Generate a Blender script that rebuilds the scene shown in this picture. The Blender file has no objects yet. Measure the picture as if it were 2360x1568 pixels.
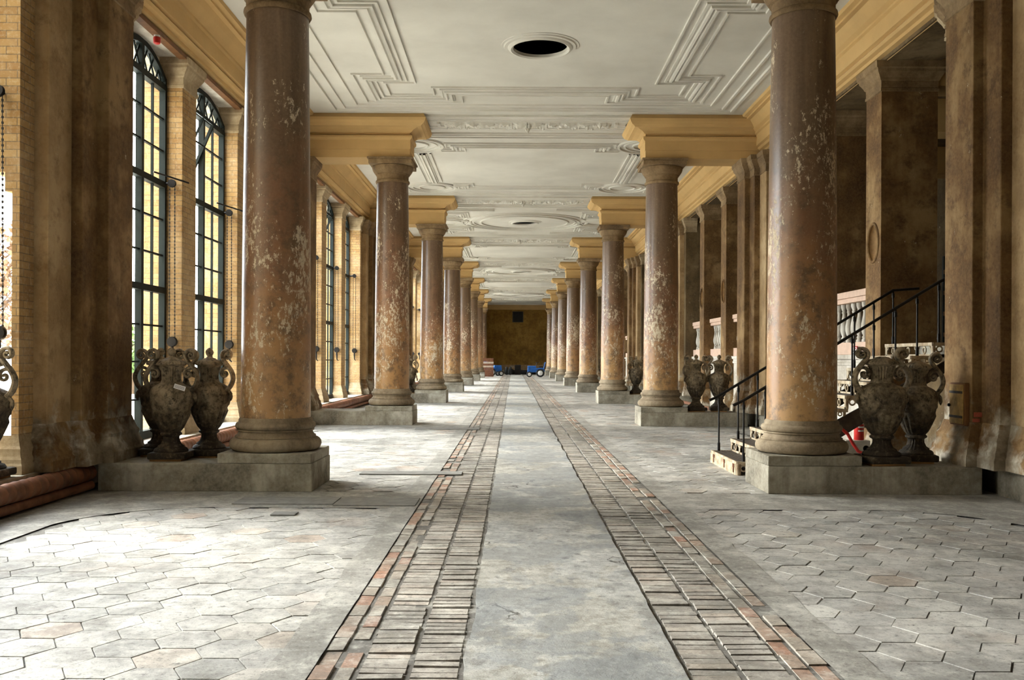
import bpy, bmesh, math, random
from mathutils import Vector, Matrix, noise
random.seed(7)
PI = math.pi
S = bpy.context.scene
COL = S.collection
XC = 0.32            # centre line of the hall
BAY = 11.1           # distance between column rows
ZC = 7.37            # main ceiling height
NB = 9               # bays
YEND = 100.0
YBACK = -14.0
ORD = ['nearest', 'second', 'third', 'fourth', 'fifth', 'sixth', 'seventh', 'eighth', 'ninth', 'tenth']
def yk(k): return BAY * k + 0.55

# ------------------------------------------------------------------ materials
class NT:
    def __init__(s, name):
        s.m = bpy.data.materials.new(name); s.m.use_nodes = True
        s.t = s.m.node_tree; s.t.nodes.clear()
        s.out = s.n('ShaderNodeOutputMaterial')
        s.b = s.n('ShaderNodeBsdfPrincipled')
        s.l(s.b.outputs[0], s.out.inputs[0])
    def n(s, typ, **kw):
        nd = s.t.nodes.new(typ)
        for k, v in kw.items():
            if k in nd.inputs.keys(): nd.inputs[k].default_value = v
            else: setattr(nd, k, v)
        return nd
    def l(s, a, b): s.t.links.new(a, b)
    def coords(s, vary=True, scale=(1, 1, 1)):
        tc = s.n('ShaderNodeTexCoord'); v = tc.outputs['Object']
        if vary:
            oi = s.n('ShaderNodeObjectInfo')
            mu = s.n('ShaderNodeVectorMath', operation='SCALE'); mu.inputs[0].default_value = (37, 53, 11)
            s.l(oi.outputs['Random'], mu.inputs['Scale'])
            ad = s.n('ShaderNodeVectorMath', operation='ADD'); s.l(v, ad.inputs[0]); s.l(mu.outputs[0], ad.inputs[1]); v = ad.outputs[0]
        return v
    def scaled(s, v, sc):
        m = s.n('ShaderNodeVectorMath', operation='MULTIPLY'); s.l(v, m.inputs[0]); m.inputs[1].default_value = sc
        return m.outputs[0]
    def noise(s, v, scale, detail=5, rough=0.6):
        nd = s.n('ShaderNodeTexNoise'); nd.inputs['Scale'].default_value = scale
        nd.inputs['Detail'].default_value = detail; nd.inputs['Roughness'].default_value = rough
        s.l(v, nd.inputs['Vector']); return nd.outputs['Fac']
    def ramp(s, f, stops):
        r = s.n('ShaderNodeValToRGB'); e = r.color_ramp.elements
        while len(e) < len(stops): e.new(0.5)
        for i, (p, c) in enumerate(stops):
            e[i].position = p; e[i].color = (c[0], c[1], c[2], 1) if isinstance(c, (tuple, list)) else (c, c, c, 1)
        s.l(f, r.inputs[0]); return r.outputs[0]
    def mix(s, f, a, b, mode='MIX'):
        m = s.n('ShaderNodeMix', data_type='RGBA', blend_type=mode)
        for x, i in ((f, 0), (a, 6), (b, 7)):
            if isinstance(x, (int, float)): m.inputs[i].default_value = x
            elif isinstance(x, (tuple, list)): m.inputs[i].default_value = (x[0], x[1], x[2], 1)
            else: s.l(x, m.inputs[i])
        return m.outputs[2]
    def math(s, op, a, b=None):
        m = s.n('ShaderNodeMath', operation=op)
        for x, i in ((a, 0), (b, 1)):
            if x is None: continue
            if isinstance(x, (int, float)): m.inputs[i].default_value = x
            else: s.l(x, m.inputs[i])
        return m.outputs[0]
    def bump(s, h, strength=0.4, dist=0.02):
        b = s.n('ShaderNodeBump'); b.inputs['Strength'].default_value = strength; b.inputs['Distance'].default_value = dist
        s.l(h, b.inputs['Height']); s.l(b.outputs[0], s.b.inputs['Normal'])
    def done(s, col, rough=0.8, metal=0.0, spec=0.3):
        if isinstance(col, (tuple, list)): s.b.inputs['Base Color'].default_value = (col[0], col[1], col[2], 1)
        else: s.l(col, s.b.inputs['Base Color'])
        if isinstance(rough, (int, float)): s.b.inputs['Roughness'].default_value = rough
        else: s.l(rough, s.b.inputs['Roughness'])
        s.b.inputs['Metallic'].default_value = metal
        s.b.inputs['Specular IOR Level'].default_value = spec
        return s.m

def plain(name, col, rough=0.6, metal=0.0, var=0.25, sc=9.0, spec=0.3):
    t = NT(name); v = t.coords()
    f = t.noise(v, sc)
    a = tuple(c * (1 - var) for c in col); b = tuple(min(1, c * (1 + var)) for c in col)
    c = t.ramp(f, [(0.3, a), (0.7, b)])
    t.bump(f, 0.15, 0.005)
    return t.done(c, rough, metal, spec)

def mat_plaster(name, dark, mid, pale, chip=(0.62, 0.52, 0.36), chipth=0.655):
    t = NT(name); v = t.coords()
    big = t.noise(v, 0.9, 5, 0.65)
    st = t.noise(t.scaled(v, (3, 3, 0.5)), 1.0, 6, 0.7)
    f = t.math('ADD', t.math('MULTIPLY', big, 0.74), t.math('MULTIPLY', st, 0.26))
    c = t.ramp(f, [(0.37, dark), (0.50, mid), (0.63, pale)])
    blot = t.noise(v, 3.3, 7, 0.75)
    c = t.mix(t.ramp(blot, [(0.36, 0.75), (0.50, 0.0)]), c, dark)
    fine = t.noise(v, 24, 4, 0.7)
    c = t.mix(t.ramp(fine, [(0.35, 0.0), (0.75, 0.35)]), c, pale)
    ch = t.noise(t.scaled(v, (7, 7, 4)), 1.0, 8, 0.8)
    cm = t.ramp(ch, [(chipth, 0.0), (chipth + 0.015, 1.0)])
    c = t.mix(cm, c, chip)
    # rough damp patches near the floor where render has fallen off
    sep = t.n('ShaderNodeSeparateXYZ'); tc = t.n('ShaderNodeTexCoord'); t.l(tc.outputs['Object'], sep.inputs[0])
    zz = t.math('ADD', t.math('MULTIPLY', sep.outputs['Z'], 0.30), t.noise(v, 2.1, 6, 0.62))
    lowm = t.ramp(zz, [(0.54, 0.9), (0.66, 0.0)])
    greyp = t.ramp(t.noise(v, 3, 6, 0.6), [(0.36, (0.17, 0.13, 0.085)), (0.52, (0.34, 0.29, 0.21)), (0.66, (0.66, 0.61, 0.51))])
    c = t.mix(lowm, c, greyp)
    t.bump(t.math('ADD', fine, t.math('MULTIPLY', cm, -0.6)), 0.35, 0.01)
    return t.done(c, 0.85)

def mat_column():
    t = NT('scagliola_red'); v = t.coords()
    big = t.noise(t.scaled(v, (1, 1, 0.55)), 1.3, 6, 0.65)
    fine = t.noise(v, 30, 4, 0.7)
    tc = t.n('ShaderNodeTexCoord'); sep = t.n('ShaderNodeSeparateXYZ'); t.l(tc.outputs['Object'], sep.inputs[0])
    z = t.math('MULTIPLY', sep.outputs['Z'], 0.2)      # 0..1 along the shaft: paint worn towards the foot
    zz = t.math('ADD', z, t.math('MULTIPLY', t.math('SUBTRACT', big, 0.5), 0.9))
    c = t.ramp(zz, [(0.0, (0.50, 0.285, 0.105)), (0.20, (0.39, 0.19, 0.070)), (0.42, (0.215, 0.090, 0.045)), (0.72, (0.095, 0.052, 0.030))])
    blot = t.noise(v, 4.5, 7, 0.75)
    c = t.mix(t.ramp(blot, [(0.38, 0.8), (0.52, 0.0)]), c, (0.07, 0.038, 0.022))
    oi = t.n('ShaderNodeObjectInfo')
    c = t.mix(t.math('MULTIPLY', oi.outputs['Random'], 0.14), c, (0.50, 0.36, 0.22))
    st = t.noise(t.scaled(v, (7, 7, 0.5)), 1.0, 5, 0.65)
    c = t.mix(t.ramp(st, [(0.45, 0.0), (0.72, 0.28)]), c, (0.42, 0.27, 0.15))
    c = t.mix(t.ramp(fine, [(0.4, 0.0), (0.8, 0.22)]), c, (0.40, 0.28, 0.18))
    ch = t.noise(t.scaled(v, (1, 1, 0.55)), 19, 7, 0.80)
    msk = t.noise(t.scaled(v, (1, 1, 0.5)), 1.6, 4, 0.6)
    zb = t.math('MULTIPLY', t.math('ABSOLUTE', t.math('SUBTRACT', z, 0.32)), 0.16)
    cc = t.math('SUBTRACT', t.math('ADD', ch, t.math('MULTIPLY', t.math('SUBTRACT', msk, 0.5), 0.62)), zb)
    cm = t.ramp(cc, [(0.545, 0.0), (0.557, 1.0)])
    c = t.mix(cm, c, t.ramp(fine, [(0.3, (0.55, 0.43, 0.28)), (0.7, (0.78, 0.69, 0.53))]))
    t.bump(t.math('SUBTRACT', t.math('MULTIPLY', fine, 0.3), cm), 0.35, 0.008)
    r = t.ramp(cm, [(0.0, 0.33), (1.0, 0.85)])
    return t.done(c, r, 0, 0.45)

def mat_stone(name, dark, mid, pale, rough=0.85, sc=1.0):
    t = NT(name); v = t.coords()
    big = t.noise(v, 1.6 * sc, 7, 0.68)
    fine = t.noise(v, 28 * sc, 5, 0.7)
    c = t.ramp(big, [(0.34, dark), (0.5, mid), (0.66, pale)])
    st = t.noise(t.scaled(v, (6, 6, 0.7)), 1.0, 5, 0.65)
    c = t.mix(t.ramp(st, [(0.48, 0.0), (0.7, 0.6)]), c, dark)
    c = t.mix(t.ramp(fine, [(0.4, 0.0), (0.8, 0.45)]), c, pale)
    t.bump(t.math('ADD', fine, big), 0.35, 0.012)
    return t.done(c, rough)

def mat_brick(name, c1, c2, mort):
    t = NT(name); tc = t.n('ShaderNodeTexCoord'); sep = t.n('ShaderNodeSeparateXYZ'); t.l(tc.outputs['Object'], sep.inputs[0])
    cb = t.n('ShaderNodeCombineXYZ'); t.l(t.math('ADD', sep.outputs['X'], sep.outputs['Y']), cb.inputs['X']); t.l(sep.outputs['Z'], cb.inputs['Y'])
    br = t.n('ShaderNodeTexBrick'); t.l(cb.outputs[0], br.inputs['Vector'])
    br.inputs['Scale'].default_value = 1.0; br.inputs['Mortar Size'].default_value = 0.006; br.inputs['Mortar Smooth'].default_value = 0.3
    br.inputs['Brick Width'].default_value = 0.24; br.inputs['Row Height'].default_value = 0.085; br.inputs['Bias'].default_value = 0.0
    br.inputs['Color1'].default_value = (*c1, 1); br.inputs['Color2'].default_value = (*c2, 1); br.inputs['Mortar'].default_value = (*mort, 1)
    v = t.coords()
    big = t.noise(v, 1.2, 6, 0.7)
    fine = t.noise(v, 22, 4, 0.7)
    c = t.mix(t.ramp(big, [(0.42, 0.0), (0.72, 0.5)]), br.outputs['Color'], (0.58, 0.45, 0.28))
    c = t.mix(t.ramp(t.noise(v, 2.3, 6, 0.7), [(0.52, 0.0), (0.75, 0.6)]), c, (0.27, 0.15, 0.07))
    c = t.mix(t.ramp(fine, [(0.5, 0.0), (0.8, 0.4)]), c, (0.75, 0.66, 0.5))
    t.bump(t.math('ADD', t.math('MULTIPLY', br.outputs['Fac'], -1.0), t.math('MULTIPLY', fine, 0.5)), 0.5, 0.012)
    return t.done(c, 0.9)

def mat_ceiling():
    t = NT('ceiling_white'); v = t.coords(False)
    a = t.noise(v, 0.5, 6, 0.6); f = t.noise(v, 60, 3, 0.6)
    c = t.ramp(a, [(0.3, (0.58, 0.555, 0.49)), (0.65, (0.72, 0.695, 0.62))])
    t.bump(f, 0.1, 0.003)
    return t.done(c, 0.9)

def floor_shader(name, stops, pink=0.0, rough=0.62, fine_sc=18, pitted=0.3, crack=False):
    t = NT(name); v = t.coords(False)
    at = t.n('ShaderNodeAttribute', attribute_name='tint')
    c = t.ramp(at.outputs['Fac'], stops)
    big = t.noise(t.scaled(v, (0.55, 0.40, 1)), 1.0, 6, 0.66)
    mid = t.noise(v, 3.1, 7, 0.72)
    fine = t.noise(v, fine_sc, 6, 0.75)
    c = t.mix(t.ramp(big, [(0.40, 0.62), (0.56, 0.0)]), c, (0.16, 0.155, 0.14))
    c = t.mix(t.ramp(mid, [(0.30, 0.70), (0.50, 0.0)]), c, (0.15, 0.14, 0.12))
    c = t.mix(t.ramp(mid, [(0.50, 0.0), (0.72, 0.6)]), c, (0.80, 0.78, 0.70))
    c = t.mix(t.ramp(fine, [(0.30, 0.9), (0.46, 0.0)]), c, (0.09, 0.085, 0.075))
    c = t.mix(t.ramp(fine, [(0.56, 0.0), (0.72, 0.5)]), c, (0.80, 0.78, 0.72))
    grit = t.noise(v, 70, 3, 0.7)
    c = t.mix(t.ramp(grit, [(0.30, 0.7), (0.42, 0.0)]), c, (0.10, 0.095, 0.085))
    if crack:
        vo = t.n('ShaderNodeTexVoronoi', feature='DISTANCE_TO_EDGE'); vo.inputs['Scale'].default_value = 0.75
        wv = t.n('ShaderNodeVectorMath', operation='MULTIPLY_ADD'); nz = t.n('ShaderNodeTexNoise'); nz.inputs['Scale'].default_value = 2.5; nz.inputs['Detail'].default_value = 6; t.l(v, nz.inputs['Vector'])
        t.l(nz.outputs['Color'], wv.inputs[0]); wv.inputs[1].default_value = (0.9, 0.9, 0.9); t.l(v, wv.inputs[2]); t.l(wv.outputs[0], vo.inputs['Vector'])
        ck = t.ramp(vo.outputs['Distance'], [(0.004, 1.0), (0.012, 0.0)])
        ck = t.math('MULTIPLY', ck, t.ramp(t.noise(v, 0.8, 3, 0.5), [(0.48, 0.0), (0.56, 0.9)]))
        c = t.mix(ck, c, (0.05, 0.047, 0.04))
        rz_ = t.ramp(t.noise(t.scaled(v, (0.8, 0.5, 1)), 1.0, 7, 0.66), [(0.49, 0.0), (0.505, 1.0)])
        pz = t.ramp(t.noise(v, 9, 8, 0.8), [(0.40, 0.9), (0.52, 0.0)])
        c = t.mix(t.math('MULTIPLY', rz_, pz), c, (0.13, 0.12, 0.10))
        c = t.mix(t.math('MULTIPLY', rz_, 0.30), c, (0.56, 0.53, 0.45))
        pt = t.noise(v, 0.62, 6, 0.6)
        c = t.mix(t.ramp(pt, [(0.495, 0.0), (0.51, 0.5)]), c, (0.20, 0.215, 0.225))
    if pink:
        pk = t.noise(v, 0.9, 4, 0.6)
        c = t.mix(t.ramp(pk, [(0.56, 0.0), (0.70, pink)]), c, (0.52, 0.34, 0.24))
    t.bump(t.math('ADD', t.math('MULTIPLY', mid, 0.8), t.math('MULTIPLY', fine, 0.6)), pitted, 0.02)
    return t.done(c, rough, 0, 0.35)

def mat_urn():
    t = NT('urn_stone'); v = t.coords()
    a = t.noise(v, 2.6, 6, 0.7); f = t.noise(v, 16, 6, 0.75)
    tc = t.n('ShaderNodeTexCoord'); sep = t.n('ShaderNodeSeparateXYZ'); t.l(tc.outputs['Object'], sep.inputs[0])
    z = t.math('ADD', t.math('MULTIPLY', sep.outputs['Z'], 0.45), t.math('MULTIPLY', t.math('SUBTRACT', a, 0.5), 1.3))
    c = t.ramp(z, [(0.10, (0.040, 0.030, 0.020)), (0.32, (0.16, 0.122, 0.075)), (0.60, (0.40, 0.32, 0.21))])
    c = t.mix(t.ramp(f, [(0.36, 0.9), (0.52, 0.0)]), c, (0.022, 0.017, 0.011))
    c = t.mix(t.ramp(f, [(0.56, 0.0), (0.8, 0.6)]), c, (0.50, 0.42, 0.30))
    t.bump(t.math('ADD', f, a), 0.6, 0.02)
    return t.done(c, 0.75)

def mat_glass():
    t = NT('window_glass'); t.t.nodes.remove(t.b)
    tr = t.n('ShaderNodeBsdfTransparent'); tr.inputs[0].default_value = (0.94, 0.965, 0.96, 1)
    gl = t.n('ShaderNodeBsdfGlossy'); gl.inputs['Roughness'].default_value = 0.03
    fr = t.n('ShaderNodeFresnel'); fr.inputs[0].default_value = 1.45
    mx = t.n('ShaderNodeMixShader'); t.l(t.math('MULTIPLY', fr.outputs[0], 0.6), mx.inputs[0]); t.l(tr.outputs[0], mx.inputs[1]); t.l(gl.outputs[0], mx.inputs[2])
    t.l(mx.outputs[0], t.out.inputs[0]); return t.m

M = {}
M['plaster'] = mat_plaster('plaster_ochre', (0.06, 0.028, 0.011), (0.155, 0.081, 0.029), (0.34, 0.22, 0.10))
M['plaster_pale'] = mat_plaster('plaster_pale', (0.22, 0.13, 0.055), (0.38, 0.25, 0.12), (0.52, 0.38, 0.21))
M['wallpaint'] = mat_plaster('end_wall_ochre', (0.14, 0.066, 0.012), (0.27, 0.145, 0.028), (0.38, 0.225, 0.055), chipth=0.76)
M['entab'] = plain('entablature_yellow', (0.60, 0.395, 0.165), 0.8, var=0.09, sc=1.2)
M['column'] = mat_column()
M['colbase'] = mat_stone('column_base_stone', (0.13, 0.095, 0.06), (0.26, 0.20, 0.13), (0.43, 0.35, 0.24))
M['capital'] = mat_stone('capital_stone', (0.12, 0.075, 0.038), (0.23, 0.15, 0.075), (0.38, 0.27, 0.15))
M['piercap'] = mat_stone('pier_capital_stone', (0.24, 0.17, 0.09), (0.40, 0.30, 0.18), (0.58, 0.47, 0.31))
M['stone'] = mat_stone('plinth_stone', (0.12, 0.105, 0.078), (0.29, 0.26, 0.20), (0.52, 0.49, 0.41))
M['palestone'] = mat_stone('pale_stone', (0.36, 0.31, 0.24), (0.56, 0.51, 0.43), (0.70, 0.66, 0.58))
M['brick'] = mat_brick('yellow_brick', (0.46, 0.29, 0.115), (0.34, 0.19, 0.07), (0.20, 0.135, 0.075))
M['brick_out'] = mat_brick('overlit_outer_brick', (0.60, 0.55, 0.45), (0.50, 0.44, 0.34), (0.36, 0.32, 0.26))  # brick paled and greyed to look overexposed in outdoor light
M['ceiling'] = mat_ceiling()
M['tiles'] = floor_shader('hex_tiles', [(0.0, (0.40, 0.395, 0.37)), (0.40, (0.475, 0.46, 0.43)), (0.84, (0.56, 0.545, 0.505)), (0.93, (0.54, 0.48, 0.41)), (1.0, (0.50, 0.41, 0.34))], pink=0.22)
M['grout'] = floor_shader('dark_joint', [(0, (0.12, 0.11, 0.10)), (1, (0.12, 0.11, 0.10))])
M['concrete'] = floor_shader('concrete_path', [(0, (0.42, 0.42, 0.40)), (1, (0.42, 0.42, 0.40))], rough=0.6, fine_sc=11, pitted=0.6, crack=True)
M['border'] = floor_shader('border_concrete', [(0, (0.38, 0.365, 0.33)), (1, (0.38, 0.365, 0.33))])
M['bricks_floor'] = floor_shader('floor_bricks', [(0.0, (0.36, 0.32, 0.28)), (0.6, (0.44, 0.40, 0.35)), (1.0, (0.50, 0.42, 0.35))])
M['redbrick'] = floor_shader('red_edging_bricks', [(0.0, (0.42, 0.39, 0.34)), (0.45, (0.42, 0.35, 0.28)), (0.72, (0.42, 0.24, 0.16)), (1.0, (0.40, 0.18, 0.11))])
M['cover'] = plain('cover_plate', (0.24, 0.235, 0.22), 0.6)
M['urn'] = mat_urn()
M['glass'] = mat_glass()
M['iron'] = plain('window_iron', (0.007, 0.012, 0.011), 0.6, 0.0, spec=0.2)
M['black'] = plain('black_iron', (0.014, 0.012, 0.011), 0.45, 0.4)
M['rustiron'] = plain('stair_iron', (0.055, 0.042, 0.032), 0.6, 0.2, var=0.5)
M['rustpale'] = mat_stone('stair_flaking_paint', (0.20, 0.12, 0.06), (0.45, 0.36, 0.24), (0.62, 0.54, 0.41), sc=4)
M['pipe'] = plain('rusty_pipe', (0.20, 0.085, 0.045), 0.55, 0.1, var=0.45, sc=5)
M['wood'] = plain('old_wood', (0.40, 0.25, 0.085), 0.7, var=0.4)
M['darkwood'] = plain('brown_batten', (0.16, 0.068, 0.022), 0.6)
M['plank'] = plain('raw_plank', (0.42, 0.24, 0.10), 0.7)
M['pink'] = plain('pink_rail_paint', (0.62, 0.44, 0.33), 0.8, var=0.1)
M['red'] = plain('red_paint', (0.50, 0.025, 0.02), 0.4)
M['redfaded'] = plain('exposed_red_brick', (0.42, 0.10, 0.06), 0.9, var=0.35)
M['white'] = plain('white_paper', (0.80, 0.79, 0.78), 0.6, var=0.03)
M['ink'] = plain('printed_ink', (0.08, 0.08, 0.09), 0.6)
M['blue'] = plain('tractor_blue', (0.02, 0.13, 0.45), 0.4)
M['rubber'] = plain('tyre_rubber', (0.018, 0.018, 0.018), 0.8)
M['rim'] = plain('wheel_rim', (0.72, 0.72, 0.70), 0.5)
M['crate'] = plain('brown_crate', (0.20, 0.085, 0.045), 0.8, var=0.4)
M['cratepale'] = plain('pale_crate', (0.58, 0.47, 0.36), 0.8)
M['dark'] = plain('dark_void', (0.012, 0.011, 0.010), 0.9)
M['darkdoor'] = plain('dark_door', (0.05, 0.052, 0.045), 0.7)
M['leaf'] = plain('leaves', (0.10, 0.16, 0.045), 0.6, var=0.4)
M['leafred'] = plain('reddish_leaves', (0.21, 0.13, 0.07), 0.6, var=0.4)
M['bark'] = plain('bark', (0.12, 0.08, 0.05), 0.9)
M['terrace'] = mat_stone('terrace_gravel', (0.40, 0.38, 0.33), (0.5, 0.48, 0.42), (0.6, 0.58, 0.52))
M['gallery'] = mat_plaster('gallery_plaster', (0.055, 0.036, 0.016), (0.125, 0.080, 0.034), (0.22, 0.155, 0.08))
M['frost'] = plain('oval_recess_plaster', (0.33, 0.20, 0.085), 0.8)

# ------------------------------------------------------------------ mesh builder
class MB:
    def __init__(s): s.v = []; s.f = []; s.sm = []
    def add(s, vs, fs, smooth=False):
        o = len(s.v); s.v += [tuple(p) for p in vs]
        for f in fs: s.f.append(tuple(i + o for i in f)); s.sm.append(smooth)
        return s
    def box(s, x0, y0, z0, x1, y1, z1):
        if x0 > x1: x0, x1 = x1, x0
        if y0 > y1: y0, y1 = y1, y0
        if z0 > z1: z0, z1 = z1, z0
        vs = [(x0, y0, z0), (x1, y0, z0), (x1, y1, z0), (x0, y1, z0), (x0, y0, z1), (x1, y0, z1), (x1, y1, z1), (x0, y1, z1)]
        return s.add(vs, [(3, 2, 1, 0), (4, 5, 6, 7), (0, 1, 5, 4), (1, 2, 6, 5), (2, 3, 7, 6), (3, 0, 4, 7)])
    def lathe(s, prof, n=48, c=(0, 0, 0), cap=True, mod=None, axis='z'):
        vs = []; fs = []
        for (r, z) in prof:
            for i in range(n):
                a = 2 * PI * i / n; rr = r * (mod(a, z) if mod else 1)
                p = (rr * math.cos(a), rr * math.sin(a), z)
                if axis == 'y': p = (p[0], p[2], p[1])
                if axis == 'x': p = (p[2], p[0], p[1])
                vs.append((p[0] + c[0], p[1] + c[1], p[2] + c[2]))
        m = len(prof)
        for j in range(m - 1):
            for i in range(n):
                k = (i + 1) % n; fs.append((j * n + i, j * n + k, (j + 1) * n + k, (j + 1) * n + i))
        s.add(vs, fs, True)
        if cap:
            for j, rev in ((0, True), (m - 1, False)):
                f = list(range(j * n, j * n + n))
                s.add(vs[j * n:j * n + n], [tuple(range(n))[::-1] if rev else tuple(range(n))])
        return s
    def tube(s, pts, r, n=10, closed=False):
        pts = [Vector(p) for p in pts]; m = len(pts); rs = r if isinstance(r, (list, tuple)) else [r] * m
        vs = []; up = None
        for j, p in enumerate(pts):
            a = pts[(j - 1) % m] if (closed or j > 0) else p; b = pts[(j + 1) % m] if (closed or j < m - 1) else p
            d = (b - a).normalized()
            if up is None:
                up = Vector((0, 0, 1)) if abs(d.z) < 0.9 else Vector((1, 0, 0))
            x = (up - d * up.dot(d)).normalized(); y = d.cross(x); up = x
            for i in range(n):
                an = 2 * PI * i / n; vs.append(p + (x * math.cos(an) + y * math.sin(an)) * rs[j])
        fs = []
        for j in range(m if closed else m - 1):
            q = (j + 1) % m
            for i in range(n):
                k = (i + 1) % n; fs.append((j * n + i, j * n + k, q * n + k, q * n + i))
        s.add(vs, fs, True)
        if not closed:
            s.add(vs[:n], [tuple(range(n))[::-1]]); s.add(vs[-n:], [tuple(range(n))])
        return s
    def sweep(s, path, prof, closed=False, mp=None, capz=None):
        """moulding profile (offset to the right of travel, z) run along a plan polyline with mitred corners"""
        m = len(path); P = [Vector(p) for p in path]; mit = []
        for i in range(m):
            d1 = (P[i] - P[i - 1]).normalized() if (closed or i > 0) else None
            d2 = (P[(i + 1) % m] - P[i]).normalized() if (closed or i < m - 1) else None
            d1 = d1 or d2; d2 = d2 or d1
            n1 = Vector((d1.y, -d1.x)); n2 = Vector((d2.y, -d2.x))
            mit.append((n1 + n2) / max(0.15, 1 + n1.dot(n2)))
        vs = []; k = len(prof)
        for i in range(m):
            for (o, z) in prof:
                q = P[i] + mit[i] * o
                vs.append((q.x, q.y, z))
        if mp: vs = [mp(v) for v in vs]
        fs = []
        for i in range(m if closed else m - 1):
            j = (i + 1) % m
            for a in range(k - 1): fs.append((i * k + a, i * k + a + 1, j * k + a + 1, j * k + a))
        s.add(vs, fs)
        if closed:
            s.add([vs[i * k] for i in range(m)], [tuple(range(m))]); s.add([vs[i * k + k - 1] for i in range(m)], [tuple(range(m))])
        elif capz is not None:
            for a in (0, k - 1): s.add([vs[i * k + a] for i in range(m)], [tuple(range(m))])
        return s
    def torus(s, c, R, r, n=24, k=8, axis='z', sx=1, sy=1):
        pts = []
        for i in range(n):
            a = 2 * PI * i / n; u, w = R * sx * math.cos(a), R * sy * math.sin(a)
            p = {'z': (u, w, 0), 'y': (u, 0, w), 'x': (0, u, w)}[axis]
            pts.append((c[0] + p[0], c[1] + p[1], c[2] + p[2]))
        return s.tube(pts, r, k, True)
    def xf(s, mat):
        s.v = [tuple(mat @ Vector(p)) for p in s.v]; return s
    def join(s, o):
        return s.add(o.v, o.f) if False else s._j(o)
    def _j(s, o):
        k = len(s.v); s.v += o.v; s.f += [tuple(i + k for i in f) for f in o.f]; s.sm += o.sm; return s
    def mesh(s, name, recalc=True):
        me = bpy.data.meshes.new(name); me.from_pydata(s.v, [], s.f); me.validate()
        if len(me.polygons) == len(s.sm): me.polygons.foreach_set('use_smooth', s.sm)
        if recalc:
            bm = bmesh.new(); bm.from_mesh(me)
            bmesh.ops.remove_doubles(bm, verts=bm.verts, dist=1e-5)
            bmesh.ops.recalc_face_normals(bm, faces=bm.faces); bm.to_mesh(me); bm.free()
        return me
    def build(s, name, mat, parent=None, recalc=True, bevel=0.0, loc=None, label=None):
        me = s.mesh(name, recalc); me.materials.append(M[mat])
        o = bpy.data.objects.new(name, me); COL.objects.link(o)
        if any(s.sm):
            try: me.set_sharp_from_angle(angle=math.radians(42))
            except Exception: pass
        if parent: o.parent = parent
        if loc: o.location = loc
        if bevel:
            b = o.modifiers.new('soft', 'BEVEL'); b.width = bevel; b.segments = 2; b.limit_method = 'ANGLE'; b.angle_limit = math.radians(50)
        if label: o['label'] = label
        return o

def thing(name, label, cat, loc=(0, 0, 0), rotz=0.0, group=None):
    o = bpy.data.objects.new(name, None); COL.objects.link(o); o.empty_display_size = 0.2
    o.location = loc; o.rotation_euler = (0, 0, rotz); o['label'] = label; o['category'] = cat
    if group: o['group'] = group
    return o
def tag(o, label, cat, group=None):
    o['label'] = label; o['category'] = cat
    if group: o['group'] = group
    return o
def struct(o): o['kind'] = 'structure'; return o
KIDS = {}
def kids(o):
    return [c for c in bpy.data.objects if c.parent == o]
def dup(o, loc=None, label=None, group=None, rotz=None, parent=None, scale=None):
    c = o.copy(); COL.objects.link(c)
    if parent: c.parent = parent
    if loc is not None: c.location = loc
    if rotz is not None: c.rotation_euler = (0, 0, rotz)
    if scale: c.scale = (scale,) * 3
    if label: c['label'] = label
    if group: c['group'] = group
    for k in kids(o): dup(k, parent=c)
    return c
TRIM = [0]
def trim(mb, mat, **kw):
    TRIM[0] += 1
    return struct(mb.build('trim_%d' % TRIM[0], mat, **kw))

# ------------------------------------------------------------------ floor
def set_tint(o, vals):
    at = o.data.attributes.new('tint', 'FLOAT', 'FACE'); at.data.foreach_set('value', vals)
floor = MB().box(XC - 5.6, YBACK, -0.3, XC + 6.5, YEND + 0.5, -0.010).build('floor', 'grout'); struct(floor)
STRIP = 0.56; B0 = 0.585; B1 = 0.85; B2 = 1.11; R1 = 1.36
def in_slab(ax, y):
    k = round((y - 0.55) / BAY); dy = y - yk(k)
    return k >= 1 and abs(dy) < 0.45 and ax > 2.8
def in_border(x, y):
    u = abs(x - XC); k = math.floor((y + 0.0) / BAY) + 1; d = y - BAY * k     # d in [-11.1,0)
    if u > 4.72: return True
    if k >= 1 and d > -1.06 and u > R1 + 0.15: return True
    # rounded corner of the tiled field
    cx, cy = 4.72 - 1.3, -1.06 - 1.3
    if u > cx and d > cy and (u - cx) ** 2 + (d - cy) ** 2 > 1.3 ** 2: return True
    return False
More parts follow.
